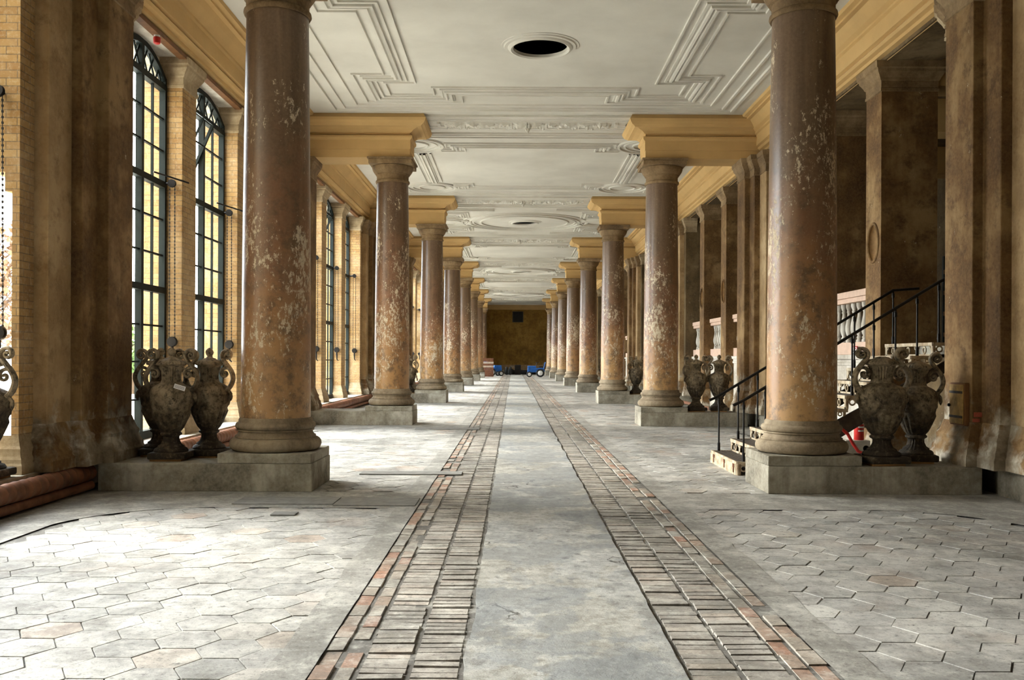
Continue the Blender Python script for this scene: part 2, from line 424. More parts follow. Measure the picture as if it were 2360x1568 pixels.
def hex_tiles():
    mb = MB(); tint = []; s = 0.19; w = 1.5 * s; h = math.sqrt(3) * s; r = random.Random(3)
    for side in (-1, 1):
        nx = int(4.0 / w) + 2
        for i in range(nx):
            for j in range(int((YEND - 2) / h) + 1):
                x = XC + side * (R1 + 0.225 + i * w); y = 2.0 + j * h + (h / 2 if i % 2 else 0)
                u = abs(x - XC)
                if in_border(x, y) or in_slab(u, y): continue
                g = 0.0022 + 0.004 * r.random() ** 2; z = r.uniform(-0.0022, 0.0018); tx, ty = r.uniform(-.008, .008), r.uniform(-.008, .008)
                top = []; low = []
                jit = r.uniform(0, 1)
                for q in range(6):
                    a = PI / 3 * q
                    px, py = math.cos(a) * (s - g * 1.6), math.sin(a) * (s - g * 1.6)
                    qx, qy = math.cos(a) * (s - g * 0.5), math.sin(a) * (s - g * 0.5)
                    top.append((x + px, y + py, z + px * tx + py * ty)); low.append((x + qx, y + qy, -0.016))
                o = len(mb.v); mb.v += top + low
                mb.f.append(tuple(range(o, o + 6))); t = min(1, max(0, r.gauss(0.52, 0.24))); tint.append(t)
                for q in range(6):
                    k = (q + 1) % 6; mb.f.append((o + k, o + q, o + 6 + q, o + 6 + k)); tint.append(t)
    mb.sm = [False] * len(mb.f)
    o = mb.build('hexagonal_paving', 'tiles', floor, recalc=False); set_tint(o, tint)
hex_tiles()
def flat_strip(poly_left, poly_right, zt):
    mb = MB(); n = len(poly_left)
    vs = [(x, y, zt) for x, y in poly_left] + [(x, y, zt) for x, y in poly_right] + [(x, y, -0.02) for x, y in poly_left] + [(x, y, -0.02) for x, y in poly_right]
    fs = []
    for i in range(n - 1):
        fs += [(i, n + i, n + i + 1, i + 1), (2 * n + i, i, i + 1, 2 * n + i + 1), (n + i, 3 * n + i, 3 * n + i + 1, n + i + 1)]
    return mb.add(vs, fs)
def ragged(x, amp, y0, y1, step, seed):
    return [(x + amp * (noise.noise(Vector((seed, y * 1.3, 0))) + 0.6 * noise.noise(Vector((seed, y * 5.1, 4)))), y) for y in [y0 + step * i for i in range(int((y1 - y0) / step) + 1)]]
o = flat_strip(ragged(XC - STRIP, 0.022, 1.0, YEND, 0.12, 1.0), ragged(XC + STRIP, 0.022, 1.0, YEND, 0.12, 9.0), 0.010).build('concrete_path', 'concrete', floor)
def brick_band(x0, x1, pitch, name, mat, seed, lengthwise=False, gap=0.008):
    mb = MB(); tint = []; r = random.Random(seed); y = 1.5
    while y < YEND:
        p = pitch * r.uniform(0.93, 1.07)
        worn = noise.noise(Vector((seed * 3.1, y * 0.35, x0)))
        missing = r.random() < (0.02 if not lengthwise else 0.10)
        zt = r.uniform(-0.007, 0.003) - (0.008 if missing else 0)
        g = gap * (1.1 + 1.4 * max(0, 0.2 - worn * 1.5)) * r.uniform(0.7, 1.2) if not lengthwise else gap
        a = x0 + r.uniform(0.002, 0.012); b = x1 - r.uniform(0.002, 0.012); e = 0.004
        ty = r.uniform(-0.004, 0.004)
        top = [(a + e, y + g / 2, zt), (b - e, y + g / 2, zt + ty), (b - e, y + p - g / 2, zt + ty), (a + e, y + p - g / 2, zt)]
        low = [(a, y + g / 4, -0.018), (b, y + g / 4, -0.018), (b, y + p - g / 4, -0.018), (a, y + p - g / 4, -0.018)]
        o = len(mb.v); mb.v += top + low
        t = min(1, max(0, r.gauss(0.5, 0.25)))
        mb.f.append((o, o + 1, o + 2, o + 3)); tint.append(t)
        for q in range(4):
            k = (q + 1) % 4; mb.f.append((o + k, o + q, o + 4 + q, o + 4 + k)); tint.append(t * 0.5)
        y += p
    mb.sm = [False] * len(mb.f)
    ob = mb.build(name, mat, floor, recalc=False); set_tint(ob, tint)
for sd in (-1, 1):
    for (a, b, sx) in ((B0, B1 - 0.006, 1), (B1 + 0.006, B2, 2)):
        x0, x1 = sorted((XC + sd * a, XC + sd * b)); brick_band(x0, x1, 0.083, 'brick_band', 'bricks_floor', 11 * sx + sd)
    for (a, b, sx) in ((B2 + 0.008, B2 + 0.115, 5), (B2 + 0.125, B2 + 0.235, 6)):
        x0, x1 = sorted((XC + sd * a, XC + sd * b)); brick_band(x0, x1, 0.24, 'brick_edging', 'redbrick', 17 * sx + sd, True)
# concrete borders along the walls and in front of each plinth slab, with the rounded field corners
for sd in (-1, 1):
    mb = MB()
    def P(u, y, z): return (XC + sd * u, y, z)
    gut = ragged(R1 - 0.016, 0.006, 2.0, YEND, 0.15, 21.0 + sd); gu2 = ragged(R1 + 0.22, 0.035, 2.0, YEND, 0.15, 31.0 + sd)
    for (a_, b_, c_, d_) in zip(gut, gu2, gut[1:], gu2[1:]): mb.add([P(a_[0], a_[1], 0.004), P(b_[0], b_[1], 0.002), P(d_[0], d_[1], 0.002), P(c_[0], c_[1], 0.004)], [(0, 1, 2, 3)])
    for (y0, y1) in ((YBACK, YEND),):
        mb.add([P(4.70, y0, 0.002), P(6.4, y0, 0.002), P(6.4, y1, 0.002), P(4.70, y1, 0.002)], [(0, 1, 2, 3)])
    for k in range(1, NB):
        y0, y1 = BAY * k - 1.17, BAY * k + 0.02
        mb.add([P(R1 + 0.16, y0, 0.003), P(4.72, y0, 0.003), P(4.72, y1, 0.003), P(R1 + 0.16, y1, 0.003)], [(0, 1, 2, 3)])
        cx, cy = 4.72 - 1.3, y0 - 1.3
        arc = [P(cx + 1.3 * math.cos(a), cy + 1.3 * math.sin(a), 0.0035) for a in [PI / 2 * i / 12 for i in range(13)]]
        mb.add(arc + [P(4.74, y0 + 0.02, 0.0035)], [tuple(range(14))])
    mb.build('concrete_border', 'border', floor)
cov = MB()
for (x0, x1, y0, y1) in ((-3.05, -1.95, 10.12, 10.62), (-1.94, -1.05, 10.05, 10.60), (-2.2, -0.75, 20.9, 21.4), (-2.1, -0.7, 12.75, 13.1)):
    cov.box(x0, y0, 0.0, x1, y1, 0.016)
cov.build('drain_cover', 'cover', floor, bevel=0.004)
tag(MB().box(-2.45, 9.42, 0.0, -2.2, 9.6, 0.016).build('floor_hatch', 'cover', bevel=0.004), 'small square iron hatch set in the tiles before left slab', 'hatch')
pp = MB(); pr = random.Random(5); g = [[(-4.02 + i * 0.018 + pr.uniform(-.004, .004), 7.1 + j * 0.03, 0.004 + pr.uniform(0.002, 0.02)) for i in range(4)] for j in range(4)]
pp.add([p for r_ in g for p in r_], [(j * 4 + i, j * 4 + i + 1, j * 4 + i + 5, j * 4 + i + 4) for j in range(3) for i in range(3)])
tag(pp.build('paper_scrap', 'white'), 'small crumpled white paper scrap on the tiles at far left', 'litter')

# ------------------------------------------------------------------ ceiling
def ceiling():
    mb = MB(); x0, x1 = XC - 6.9, XC + 6.6; ys = [YBACK]
    def quad(a, b, y0, y1): mb.add([(a, y0, ZC), (b, y0, ZC), (b, y1, ZC), (a, y1, ZC)], [(0, 1, 2, 3)])
    hx = 0.47
    y = YBACK
    for k in range(-1, NB):
        if k % 2 == 1:
            yc = yk(k) + BAY / 2; r = 0.51; q = 1.0
            quad(x0, x1, y, yc - q); quad(x0, hx - q, yc - q, yc + q); quad(hx + q, x1, yc - q, yc + q)
            n = 48
            circ = [(hx + r * math.cos(2 * PI * i / n), yc + r * math.sin(2 * PI * i / n), ZC) for i in range(n)]
            def sq(i):
                a = 2 * PI * i / n; c, s_ = math.cos(a), math.sin(a); m = max(abs(c), abs(s_)); return (hx + q * c / m, yc + q * s_ / m, ZC)
            sqv = [sq(i) for i in range(n)]
            mb.add(circ + sqv, [(i, (i + 1) % n, n + (i + 1) % n, n + i) for i in range(n)])
            up = [(p[0], p[1], ZC + 1.2) for p in circ]
            y = yc + q
    quad(x0, x1, y, YEND + 0.5)
    c = mb.build('ceiling', 'ceiling'); struct(c); return c
ceil = ceiling()
for k in range(-1, NB):
    if k % 2 == 1:
        yc = yk(k) + BAY / 2
        sh = MB().lathe([(0.53, ZC + 0.0), (0.53, ZC + 1.3), (0.02, ZC + 1.3)], 40, (0.47, yc, 0), cap=False)
        sh.build('light_shaft', 'dark', ceil)
        MB().lathe([(0.50, ZC + 0.03), (0.50, ZC - 0.05), (0.54, ZC - 0.075), (0.585, ZC - 0.055), (0.60, ZC - 0.035), (0.66, ZC - 0.035), (0.675, ZC - 0.012), (0.72, ZC - 0.012), (0.73, ZC + 0.01)], 56, (0.47, yc, 0), cap=False).build('oculus_ring', 'ceiling', ceil)
def ridge(a, b, h): return [(a, ZC + 0.005), (a + (b - a) * 0.15, ZC - h), (a + (b - a) * 0.85, ZC - h), (b, ZC + 0.005)]
def band_profiles(w):
    return [ridge(-w, -w + 0.055, 0.035), ridge(w - 0.055, w, 0.035),
            [(-0.15, ZC + 0.005), (-0.145, ZC - 0.03), (-0.10, ZC - 0.035), (-0.095, ZC - 0.02), (-0.06, ZC - 0.02), (-0.05, ZC - 0.06), (-0.01, ZC - 0.07), (0.0, ZC - 0.03), (0.03, ZC - 0.03), (0.05, ZC - 0.065), (0.10, ZC - 0.065), (0.11, ZC - 0.025), (0.15, ZC - 0.025), (0.155, ZC + 0.005)]]
def mirror4(q):   # quarter path (dx>=0, dy>=0) from side axis to end axis -> closed polygon
    a = list(q); b = [(-x, y) for x, y in reversed(q)]; c = [(-x, -y) for x, y in q]; d = [(x, -y) for x, y in reversed(q)]
    out = []
    for p in a + b + c + d:
        if not out or (abs(p[0] - out[-1][0]) + abs(p[1] - out[-1][1])) > 1e-6: out.append(p)
    return out
XP = 0.44
def ceiling_pattern(kind, k):
    yc = yk(k) + BAY / 2; mb = MB()
    def at(path): return [(XP + x, yc + y) for x, y in path]
    def rect(a, b, h=0.03, w=0.06):
        mb.sweep(at([(a, -b), (a, b), (-a, b), (-a, -b)]), ridge(-w / 2, w / 2, h), True)
    def ring(cx, cy, r):
        n = 36; pts = at([(cx + r * math.cos(2 * PI * i / n), cy + r * math.sin(2 * PI * i / n)) for i in range(n)])
        for pr_ in (ridge(-0.04, 0.04, 0.05), ridge(-0.20, -0.13, 0.035), ridge(-0.42, -0.36, 0.04)): mb.sweep(pts, pr_, True)
    rect(4.03, 3.98, 0.03); rect(4.35, 4.26, 0.035, 0.07); rect(4.6, 4.45, 0.04, 0.10)
    if kind == 'A':
        q = [(2.81, 2.0), (3.45, 2.0), (3.45, 3.45), (1.9, 3.45), (1.9, 2.9)]
        for p in band_profiles(0.32): mb.sweep(at(mirror4(q)), p, True)
    elif kind == 'B':
        for sx in (-1, 1):
            for p in band_profiles(0.28):
                mb.sweep(at([(sx * 3.05, -2.1), (sx * 3.05, 2.1)]), p)
                mb.sweep(at([(-2.45, sx * 2.65), (-2.05, sx * 2.65), (-2.05, sx * 3.1), (2.05, sx * 3.1), (2.05, sx * 2.65), (2.45, sx * 2.65)]), p)
            for sy in (-1, 1): ring(sx * 3.2, sy * 3.1, 0.82)
    else:
        q = [(3.1, 2.5), (3.1, 3.3), (2.3, 3.3), (2.3, 2.75)]
        for sx in (-1, 1):
            for p in band_profiles(0.26):
                mb.sweep(at([(sx * 3.3, 1.5), (sx * 2.5, 1.5), (sx * 2.5, 2.4), (sx * 3.3, 2.4), (sx * 3.3, 3.3), (sx * 1.2, 3.3)]), p)
                mb.sweep(at([(sx * 3.3, -1.5), (sx * 2.5, -1.5), (sx * 2.5, -2.4), (sx * 3.3, -2.4), (sx * 3.3, -3.3), (sx * 1.2, -3.3)]), p)
            ring(sx * 3.25, 0, 1.0)
        n = 64
        for (r0, h) in ((1.75, 0.05), (2.05, 0.04), (2.2, 0.055), (2.5, 0.035)):
            mb.sweep(at([(r0 * 1.05 * math.cos(2 * PI * i / n), r0 * math.sin(2 * PI * i / n)) for i in range(n)]), ridge(-0.04, 0.05, h), True)
    trim(mb, 'ceiling')
KINDS = {-1: 'A', 0: 'B', 1: 'A', 2: 'B', 3: 'C', 4: 'B', 5: 'C', 6: 'B', 7: 'C', 8: 'B'}
for k in range(0, NB): ceiling_pattern(KINDS[k], k)
# carved leaf frieze across the aisle at every pair of columns
def frieze():
    mb = MB(); x0, x1 = -2.05, 2.05; nx, ny = 150, 12; vs = []; fs = []
    for j in range(ny + 1):
        for i in range(nx + 1):
            x = x0 + (x1 - x0) * i / nx; y = -0.17 + 0.34 * j / ny
            e = min(1, min(j, ny - j) / 1.0) * min(1, min(i, nx - i) / 2.0)
            h = 0.5 + 0.5 * math.sin(x * 16 + 2.2 * math.sin(y * 14)); h = h * 0.5 + abs(noise.noise(Vector((x * 14, y * 14, 2)))) * 0.9
            vs.append((x, y, -0.045 - 0.13 * h * e))
    for j in range(ny):
        for i in range(nx): a = j * (nx + 1) + i; fs.append((a, a + 1, a + nx + 2, a + nx + 1))
    mb.add(vs, fs, True)
    for y in (-0.62, -0.5, -0.36, -0.24, 0.20, 0.34, 0.5, 0.62):
        w = 0.05 if abs(y) > 0.3 else 0.03
        mb.box(-2.5, y - w, -0.05, 2.5, y + w, 0.01)
    mb.box(-2.4, -0.2, -0.045, 2.4, 0.17, 0.01)
    for sx in (-1, 1): mb.box(sx * 2.12, -0.16, -0.09, sx * 2.2, 0.14, 0.0)
    mb.lathe([(0.075, -0.04), (0.085, -0.10), (0.05, -0.15), (0.06, -0.19), (0.035, -0.24), (0.004, -0.27)], 14, (0, 0, 0), cap=False)
    for a in range(6): mb.torus((0.07 * math.cos(a * PI / 3), 0.07 * math.sin(a * PI / 3), -0.1), 0.05, 0.022, 10, 6, 'x')
    return mb
fr0 = None
for k in range(1, NB):
    if fr0 is None:
        TRIM[0] += 1; fr0 = struct(frieze().build('trim_%d' % TRIM[0], 'ceiling', loc=(XC, yk(k), ZC)))
    else:
        TRIM[0] += 1; c = dup(fr0, (XC, yk(k), ZC)); c.name = 'trim_%d' % TRIM[0]

# ------------------------------------------------------------------ walls (fixed shell)
def side_map(s): return lambda v: (XC + s * v[0], v[1], v[2])
# lintels, left and right
wl = MB(); wl.box(XC - 5.71, YBACK, 6.47, XC - 6.42, YEND + 0.5, 7.6)
lg = MB(); lg.box(XC - 5.6, YBACK, -0.3, XC - 8.2, YEND + 0.5, 0.30); lg.box(XC - 5.5, YBACK, 0.30, XC - 6.4, YEND, 0.335)
trim(lg, 'palestone')
wl.box(XC - 5.7, yk(8) + 3.60, 0.3, XC - 6.42, YEND, 6.5); wl.box(XC - 5.7, YBACK, 0.3, XC - 6.42, yk(0) + 4.25, 6.5)  # solid wall added in place of end-bay windows, to darken those bays
struct(wl.build('wall_left', 'palestone'))
wr = MB(); wr.box(XC + 5.68, YBACK, 6.47, XC + 6.6, YEND + 0.5, 7.6); wr.box(XC + 6.3, YBACK, 0.0, XC + 6.5, YEND, 1.7)
wr.box(XC + 5.68, YBACK, 0.0, XC + 6.6, yk(0) - 1.6, 6.5)
struct(wr.build('wall_right', 'gallery'))
struct(MB().box(XC - 7, YBACK - 0.3, -0.3, XC + 11, YBACK, 8.0).build('wall_back', 'plaster'))
fw = MB().box(XC - 7, YEND, -0.3, XC + 11, YEND + 0.4, 8.0).build('wall_front', 'wallpaint'); struct(fw)
trim(MB().box(XC - 5.5, YEND - 0.12, 6.85, XC + 5.5, YEND, 7.1).box(XC - 5.5, YEND - 0.2, 7.1, XC + 5.5, YEND, 7.38), 'entab')
trim(MB().box(XC - 5.4, YEND - 0.06, 0, XC + 5.4, YEND, 0.95), 'plaster_pale')
def cornice(s):
    prof = [(5.725, 6.462), (5.715, 6.462), (5.715, 6.52), (5.60, 6.54), (5.60, 6.60), (5.53, 6.62), (5.50, 6.66), (5.53, 6.70), (5.47, 6.72), (5.47, 6.98), (5.43, 7.00), (5.43, 7.04), (5.36, 7.08), (5.28, 7.16), (5.22, 7.24), (5.14, 7.25), (5.14, 7.29), (5.06, 7.31), (5.04, 7.38)]
    ys = (YBACK, YEND); mb = MB(); n = len(prof)
    vs = [(XC + s * u, y, z) for y in ys for u, z in prof]
    mb.add(vs, [(i, i + 1, n + i + 1, n + i) for i in range(n - 1)])
    trim(mb, 'entab')
    if s < 0: trim(MB().box(XC - 5.76, YBACK, 6.43, XC - 5.64, YEND, 6.50), 'darkwood')
cornice(-1); cornice(1)
# rear gallery on the right
gal = MB().box(XC + 6.3, YBACK, 1.65, XC + 10.6, YEND, 1.85).build('floor_gallery', 'stone'); struct(gal)
struct(MB().box(XC + 6.3, YBACK, 6.75, XC + 10.6, YEND, 6.95).build('ceiling_gallery', 'gallery'))
gw = MB().box(XC + 10.4, YBACK, 0, XC + 10.7, YEND, 7.0); struct(gw.build('wall_gallery', 'gallery'))
gb = MB()
for k in range(0, NB):
    for off in (0, 3.925, 6.975): gb.box(XC + 6.4, yk(k) + off - 0.3, 6.1, XC + 10.4, yk(k) + off + 0.3, 6.75)
trim(gb, 'entab')
nd = 0
for k in range(1, 6):
    for off in (2.4, 5.45, 8.4):
        nd += 1
        d = MB().box(XC + 10.3, yk(k) + off - 0.7, 1.85, XC + 10.42, yk(k) + off + 0.7, 5.1).build('door_%d' % nd, 'darkdoor'); struct(d)
        MB().box(XC + 10.22, yk(k) + off - 0.82, 1.85, XC + 10.42, yk(k) + off - 0.7, 5.2).box(XC + 10.22, yk(k) + off + 0.7, 1.85, XC + 10.42, yk(k) + off + 0.82, 5.2).box(XC + 10.22, yk(k) + off - 0.82, 5.1, XC + 10.42, yk(k) + off + 0.82, 5.25).build('door_frame', 'gallery', d)

# ------------------------------------------------------------------ columns
def make_column():
    t = thing('column', '', 'column')
    MB().box(-0.56, -0.55, 0.335, 0.56, 0.55, 0.455).build('plinth', 'stone', t, bevel=0.012)
    base = [(0.52, 0.455)]
    for i in range(9):
        a = -PI / 2 + PI * i / 8; base.append((0.485 + 0.075 * math.cos(a), 0.535 + 0.08 * math.sin(a)))
    base += [(0.49, 0.62), (0.49, 0.64)]
    for i in range(5): a = PI / 2 * i / 4; base.append((0.475 - 0.02 * math.sin(a) * 1.2, 0.64 + 0.05 * i / 4))
    base += [(0.47, 0.70), (0.47, 0.715)]
    for i in range(7):
        a = -PI / 2 + PI * i / 6; base.append((0.455 + 0.035 * math.cos(a), 0.76 + 0.042 * math.sin(a)))
    base += [(0.450, 0.81), (0.450, 0.835), (0.43, 0.86)]
    MB().lathe(base, 56).build('base', 'colbase', t)
    prof = []
    for i in range(17):
        f = i / 16; r = 0.424 - 0.046 * (f ** 1.7); prof.append((r, 0.84 + (5.90 - 0.84) * f))
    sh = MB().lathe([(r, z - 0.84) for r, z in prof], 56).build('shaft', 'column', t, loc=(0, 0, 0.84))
    MB().lathe([(0.40, 5.84), (0.415, 5.87), (0.41, 5.90), (0.395, 5.915), (0.385, 5.92), (0.385, 6.03), (0.41, 6.04), (0.41, 6.06), (0.425, 6.065), (0.45, 6.10), (0.48, 6.15), (0.495, 6.20), (0.50, 6.24), (0.47, 6.25)], 56).build('capital', 'capital', t)
    MB().box(-0.52, -0.52, 6.25, 0.52, 0.52, 6.36).box(-0.55, -0.55, 6.36, 0.55, 0.55, 6.405).build('abacus', 'capital', t, bevel=0.008)
    return t
proto = make_column()
first = True
SIDE = {-1: 'left', 1: 'right'}
for s in (-1, 1):
    for k in range(1, NB):
        lab = '%s reddish-brown stone column along the %s side of the hall' % (ORD[k - 1], SIDE[s])
        if k == 1: lab = ('nearest left reddish-brown column with chipped paint behind three urns' if s < 0 else 'nearest right chipped brown column with iron stairs behind it')
        loc = (XC + s * 3.28, yk(k), 0)
        c = proto if first else dup(proto, loc)
        c.location = loc; c['label'] = lab; c['group'] = 'columns along the %s side' % SIDE[s]; first = False
# plinth slabs from column to wall
for s in (-1, 1):
    sl = None
    for k in range(1, NB):
        lab = '%s low grey stone slab under the %s column row, reaching to the wall pilaster' % (ORD[k - 1], SIDE[s])
        loc = (XC + s * 3.99, yk(k), 0)
        if sl is None:
            sl = MB().box(-1.27, -0.55, 0, 1.28, 0.55, 0.335).build('plinth_slab', 'stone', bevel=0.012); sl.location = loc
            c = sl
        else: c = dup(sl, loc)
        tag(c, lab, 'stone slab', 'plinth slabs on the %s' % SIDE[s])
# cross beams
def beam(s):
    mb = MB()
    path = [(5.60, 0.42), (2.82, 0.42), (2.82, -0.42), (5.60, -0.42)]
    prof = [(0, 6.405), (0, 6.60), (0.012, 6.605), (0.012, 6.82), (0.035, 6.84), (0.06, 6.88), (0.06, 6.925), (-0.04, 6.93), (-0.04, 6.945), (0.0, 6.95), (0.0, 6.99), (0.03, 7.0), (0.09, 7.05), (0.20, 7.09), (0.29, 7.10), (0.31, 7.12), (0.36, 7.15), (0.40, 7.21), (0.42, 7.27), (0.40, 7.30), (0.36, 7.375)]
    # narrower projection on the long faces than on the end
    mb.sweep(path, prof, mp=lambda v: (s * v[0], v[1], v[2]))
    mb.add([(s * x, y, 6.405) for x, y in path], [(0, 1, 2, 3)])
    return mb
for s in (-1, 1):
    b0 = None
    for k in range(0, NB):
        TRIM[0] += 1
        if b0 is None: b0 = struct(beam(s).build('trim_%d' % TRIM[0], 'entab', loc=(XC, yk(k), 0)))
        else: c = dup(b0, (XC, yk(k), 0)); c.name = 'trim_%d' % TRIM[0]

# ------------------------------------------------------------------ wall pilasters and piers
CAPP = [(0, -0.47), (0.02, -0.46), (0.02, -0.42), (0.009, -0.41), (0.009, -0.30), (0.03, -0.28), (0.04, -0.25), (0.06, -0.22), (0.10, -0.16), (0.105, -0.12), (0.13, -0.10), (0.14, 0.0), (0, 0)]
BASP = [(0.0, 0.0), (0.13, 0.0), (0.13, 0.12), (0.11, 0.15), (0.105, 0.20), (0.08, 0.24), (0.065, 0.30), (0.072, 0.34), (0.045, 0.38), (0.02, 0.45), (0.0, 0.52)]
def pilaster(s, hollow=False):
    t = thing('wall_pilaster', '', 'pilaster'); Z0 = 0.335
    mp = lambda v: (s * (v[0] - 5.5), v[1], v[2])
    front = [(5.62, 0.56), (5.33, 0.56), (5.33, 0.30), (5.2, 0.30), (5.2, -0.42), (5.33, -0.42), (5.33, -0.82), (5.62, -0.82)]
    full = [(5.64, 0.85), (5.46, 0.85), (5.46, 0.56)] + front[1:-1] + [(5.46, -0.82), (5.46, -1.35), (5.64, -1.35)]
    H = 6.405 - Z0
    MB().sweep(front, [(0, 0.0), (0, H)], mp=mp, capz=True).build('shaft', 'plaster', t, bevel=0.012)
    for q in (1, -1):
        p = [(5.64, 0.85), (5.46, 0.85), (5.46, 0.54), (5.64, 0.54)]
        if q < 0: p = [(5.64, -0.80), (5.46, -0.80), (5.46, -1.35), (5.64, -1.35)]
        MB().sweep(p, [(0, 0), (0, H)], mp=mp, capz=True).build('side_strip', 'plaster_pale', t, bevel=0.015)
    MB().sweep(full, [(o, z) for o, z in BASP], mp=mp).build('base', 'plaster', t)
    MB().sweep(full, [(o * 0.85, H + z) for o, z in CAPP], mp=mp).build('capital', 'capital', t)
    bm_ = 'brick' if s < 0 else 'gallery'
    u1 = 6.42 if s < 0 else 6.6
    def bx(mb, u0, y0, z0, u1_, y1, z1): mb.box(s * (u0 - 5.5), y0, z0, s * (u1_ - 5.5), y1, z1)
    bk = MB()
    if hollow:      # a low passage through the brick pier behind the pilaster
        zt = 3.55
        bx(bk, 5.62, -1.65, zt + 0.25 - Z0, u1, 1.20, 6.47 - Z0); bx(bk, 5.98, 1.20, 0, u1, 1.65, 6.47 - Z0)
        bx(bk, 5.62, 1.0, 0, u1, 1.20, zt + 0.25 - Z0)
        bx(bk, 5.62, -1.65, 0, 5.70, 1.0, zt + 0.25 - Z0)
        bx(bk, 5.70, -1.646, zt - 0.18 - Z0, 5.78, 1.0, zt + 0.25 - Z0); bx(bk, 5.78, -1.646, zt + 0.03 - Z0, 5.95, 1.0, zt + 0.25 - Z0)
    else:
        bx(bk, 5.62, -1.65, 0, u1, 1.20, 6.47 - Z0); bx(bk, 5.98, 1.20, 0, u1, 1.65, 6.47 - Z0)
    bk.build('brick_backing' if s < 0 else 'rear_pier', bm_, t)
    for q in (-1, 1):
        e_ = 1.65 if q < 0 else 1.20; pth = [(6.0, q * e_), (5.62, q * e_), (5.62, q * (e_ - 0.3))]
        if q < 0: pth = pth[::-1]
        MB().sweep(pth, [(o * 0.6, z * 0.8) for o, z in BASP], mp=mp).build('jamb_base', 'piercap' if s < 0 else 'plaster', t)
        MB().sweep(pth, [(o * 0.85, 6.47 - Z0 + z) for o, z in CAPP], mp=mp).build('jamb_capital', 'piercap', t)
    if s > 0:
        bx2 = MB(); bx(bx2, 5.45, -1.5, -Z0, 6.6, -0.56, 0); bx(bx2, 5.45, 0.56, -Z0, 6.6, 1.5, 0); bx(bx2, 5.5, -0.56, -Z0, 6.6, 0.56, 0); bx2.build('footing', 'stone', t)
    return t
for s in (-1, 1):
    p0 = pilaster(s)
    ph = pilaster(s, True) if s < 0 else None
    used = False
    for k in range(0, NB):
        loc = (XC + s * 5.5, yk(k), 0.335)
        if s < 0 and k == 1: c = ph; c.location = loc
        else:
            c = p0 if not used else dup(p0); c.location = loc; used = True
        nm = ('stepped brown plaster wall pilaster behind the %s %s column' % (ORD[k - 1], SIDE[s])) if k else 'stepped wall pilaster on the %s beside the camera' % SIDE[s]
        if k == 1 and s > 0:
            nm = 'stepped brown plaster pilaster on the right holding a wooden wall box'
        tag(c, nm, 'pilaster', 'wall pilasters on the %s' % SIDE[s])
        if k == 1 and s > 0: RP = c
# exposed brick on the nearest right pilaster
eb = MB(); r_ = random.Random(2)
for (x, z, w, h) in ((-0.225, 0.92, 0.10, 0.06), (-0.245, 0.86, 0.09, 0.045), (-0.235, 0.64, 0.11, 0.055), (-0.21, 0.80, 0.05, 0.03)):
    eb.box(x - w / 2 - 0.0, -0.424, z - 0.335, x + w / 2, -0.40, z + h - 0.335)
eb.xf(Matrix.Translation((-0.0, 0.0, 0.0))).build('exposed_brick', 'redfaded', RP, label='red brick showing through fallen plaster', bevel=0.006)

def pier(s):
    t = thing('window_pier' if s < 0 else 'arcade_pier', '', 'pier'); w = 0.325
    if s < 0:
        u0, u1, z0, mat = 5.74, 6.42, 0.335, 'brick'
    else: u0, u1, z0, mat = 5.68, 6.6, 0.0, 'plaster'
    x0, x1 = sorted((s * (u0 - 5.7), s * (u1 - 5.7)))
    rect = [(x0, -w), (x1, -w), (x1, w), (x0, w)]
    if s < 0: MB().sweep(rect, [(0, 0), (0, 6.47 - z0)], True).build('shaft', mat, t, bevel=0.012)
    else:           # shaft with an oval hollow sunk into the face towards the hall
        sf = MB().sweep(rect, [(0, 0), (0, 6.47 - z0)]); n = 48; zc = 3.56; ry, rz, hz = 0.215, 0.305, 0.45
        sf.add([(x0, -w, 0), (x0, w, 0), (x0, w, zc - hz), (x0, -w, zc - hz), (x0, -w, zc + hz), (x0, w, zc + hz), (x0, w, 6.47), (x0, -w, 6.47)], [(0, 1, 2, 3), (4, 5, 6, 7)])
        el = []; sq = []
        for i in range(n):
            a = 2 * PI * i / n; c_, s_ = math.cos(a), math.sin(a); el.append((x0, ry * c_, zc + rz * s_)); m_ = max(abs(c_), abs(s_)); sq.append((x0, w * c_ / m_, zc + hz * s_ / m_))
        vs = el + sq; fs = [(i, (i + 1) % n, n + (i + 1) % n, n + i) for i in range(n)]
        sf.add(vs, fs); sf.build('shaft', mat, t)
        bo = MB(); vs = []; fs = []; rg = [(1.0, 0.0), (0.97, 0.035), (0.88, 0.07), (0.7, 0.105), (0.4, 0.125), (0.1, 0.13)]
        for (q_, dx) in rg:
            for i in range(n): a = 2 * PI * i / n; vs.append((x0 + dx, ry * q_ * math.cos(a), zc + rz * q_ * math.sin(a)))
        for j in range(len(rg) - 1):
            for i in range(n): k = (i + 1) % n; fs.append((j * n + i, j * n + k, (j + 1) * n + k, (j + 1) * n + i))
        fs.append(tuple(range((len(rg) - 1) * n, len(rg) * n))); bo.add(vs, fs, True); bo.build('oval_hollow', 'frost', t)
    MB().sweep(rect, [(o * 0.62, z * (0.75 if s < 0 else 1.3)) for o, z in BASP], True).build('base', 'piercap' if s < 0 else 'plaster', t)
    MB().sweep(rect, [(o * 0.95, 6.47 - z0 + z) for o, z in CAPP], True).build('capital', 'piercap' if s < 0 else 'capital', t)
    if s > 0:
        x = x0
        MB().torus((x, 0, 3.56), 0.27, 0.026, 48, 10, 'x', 0.86, 1.18).build('oval_frame', 'plaster', t)
    return t
PIERS = {}
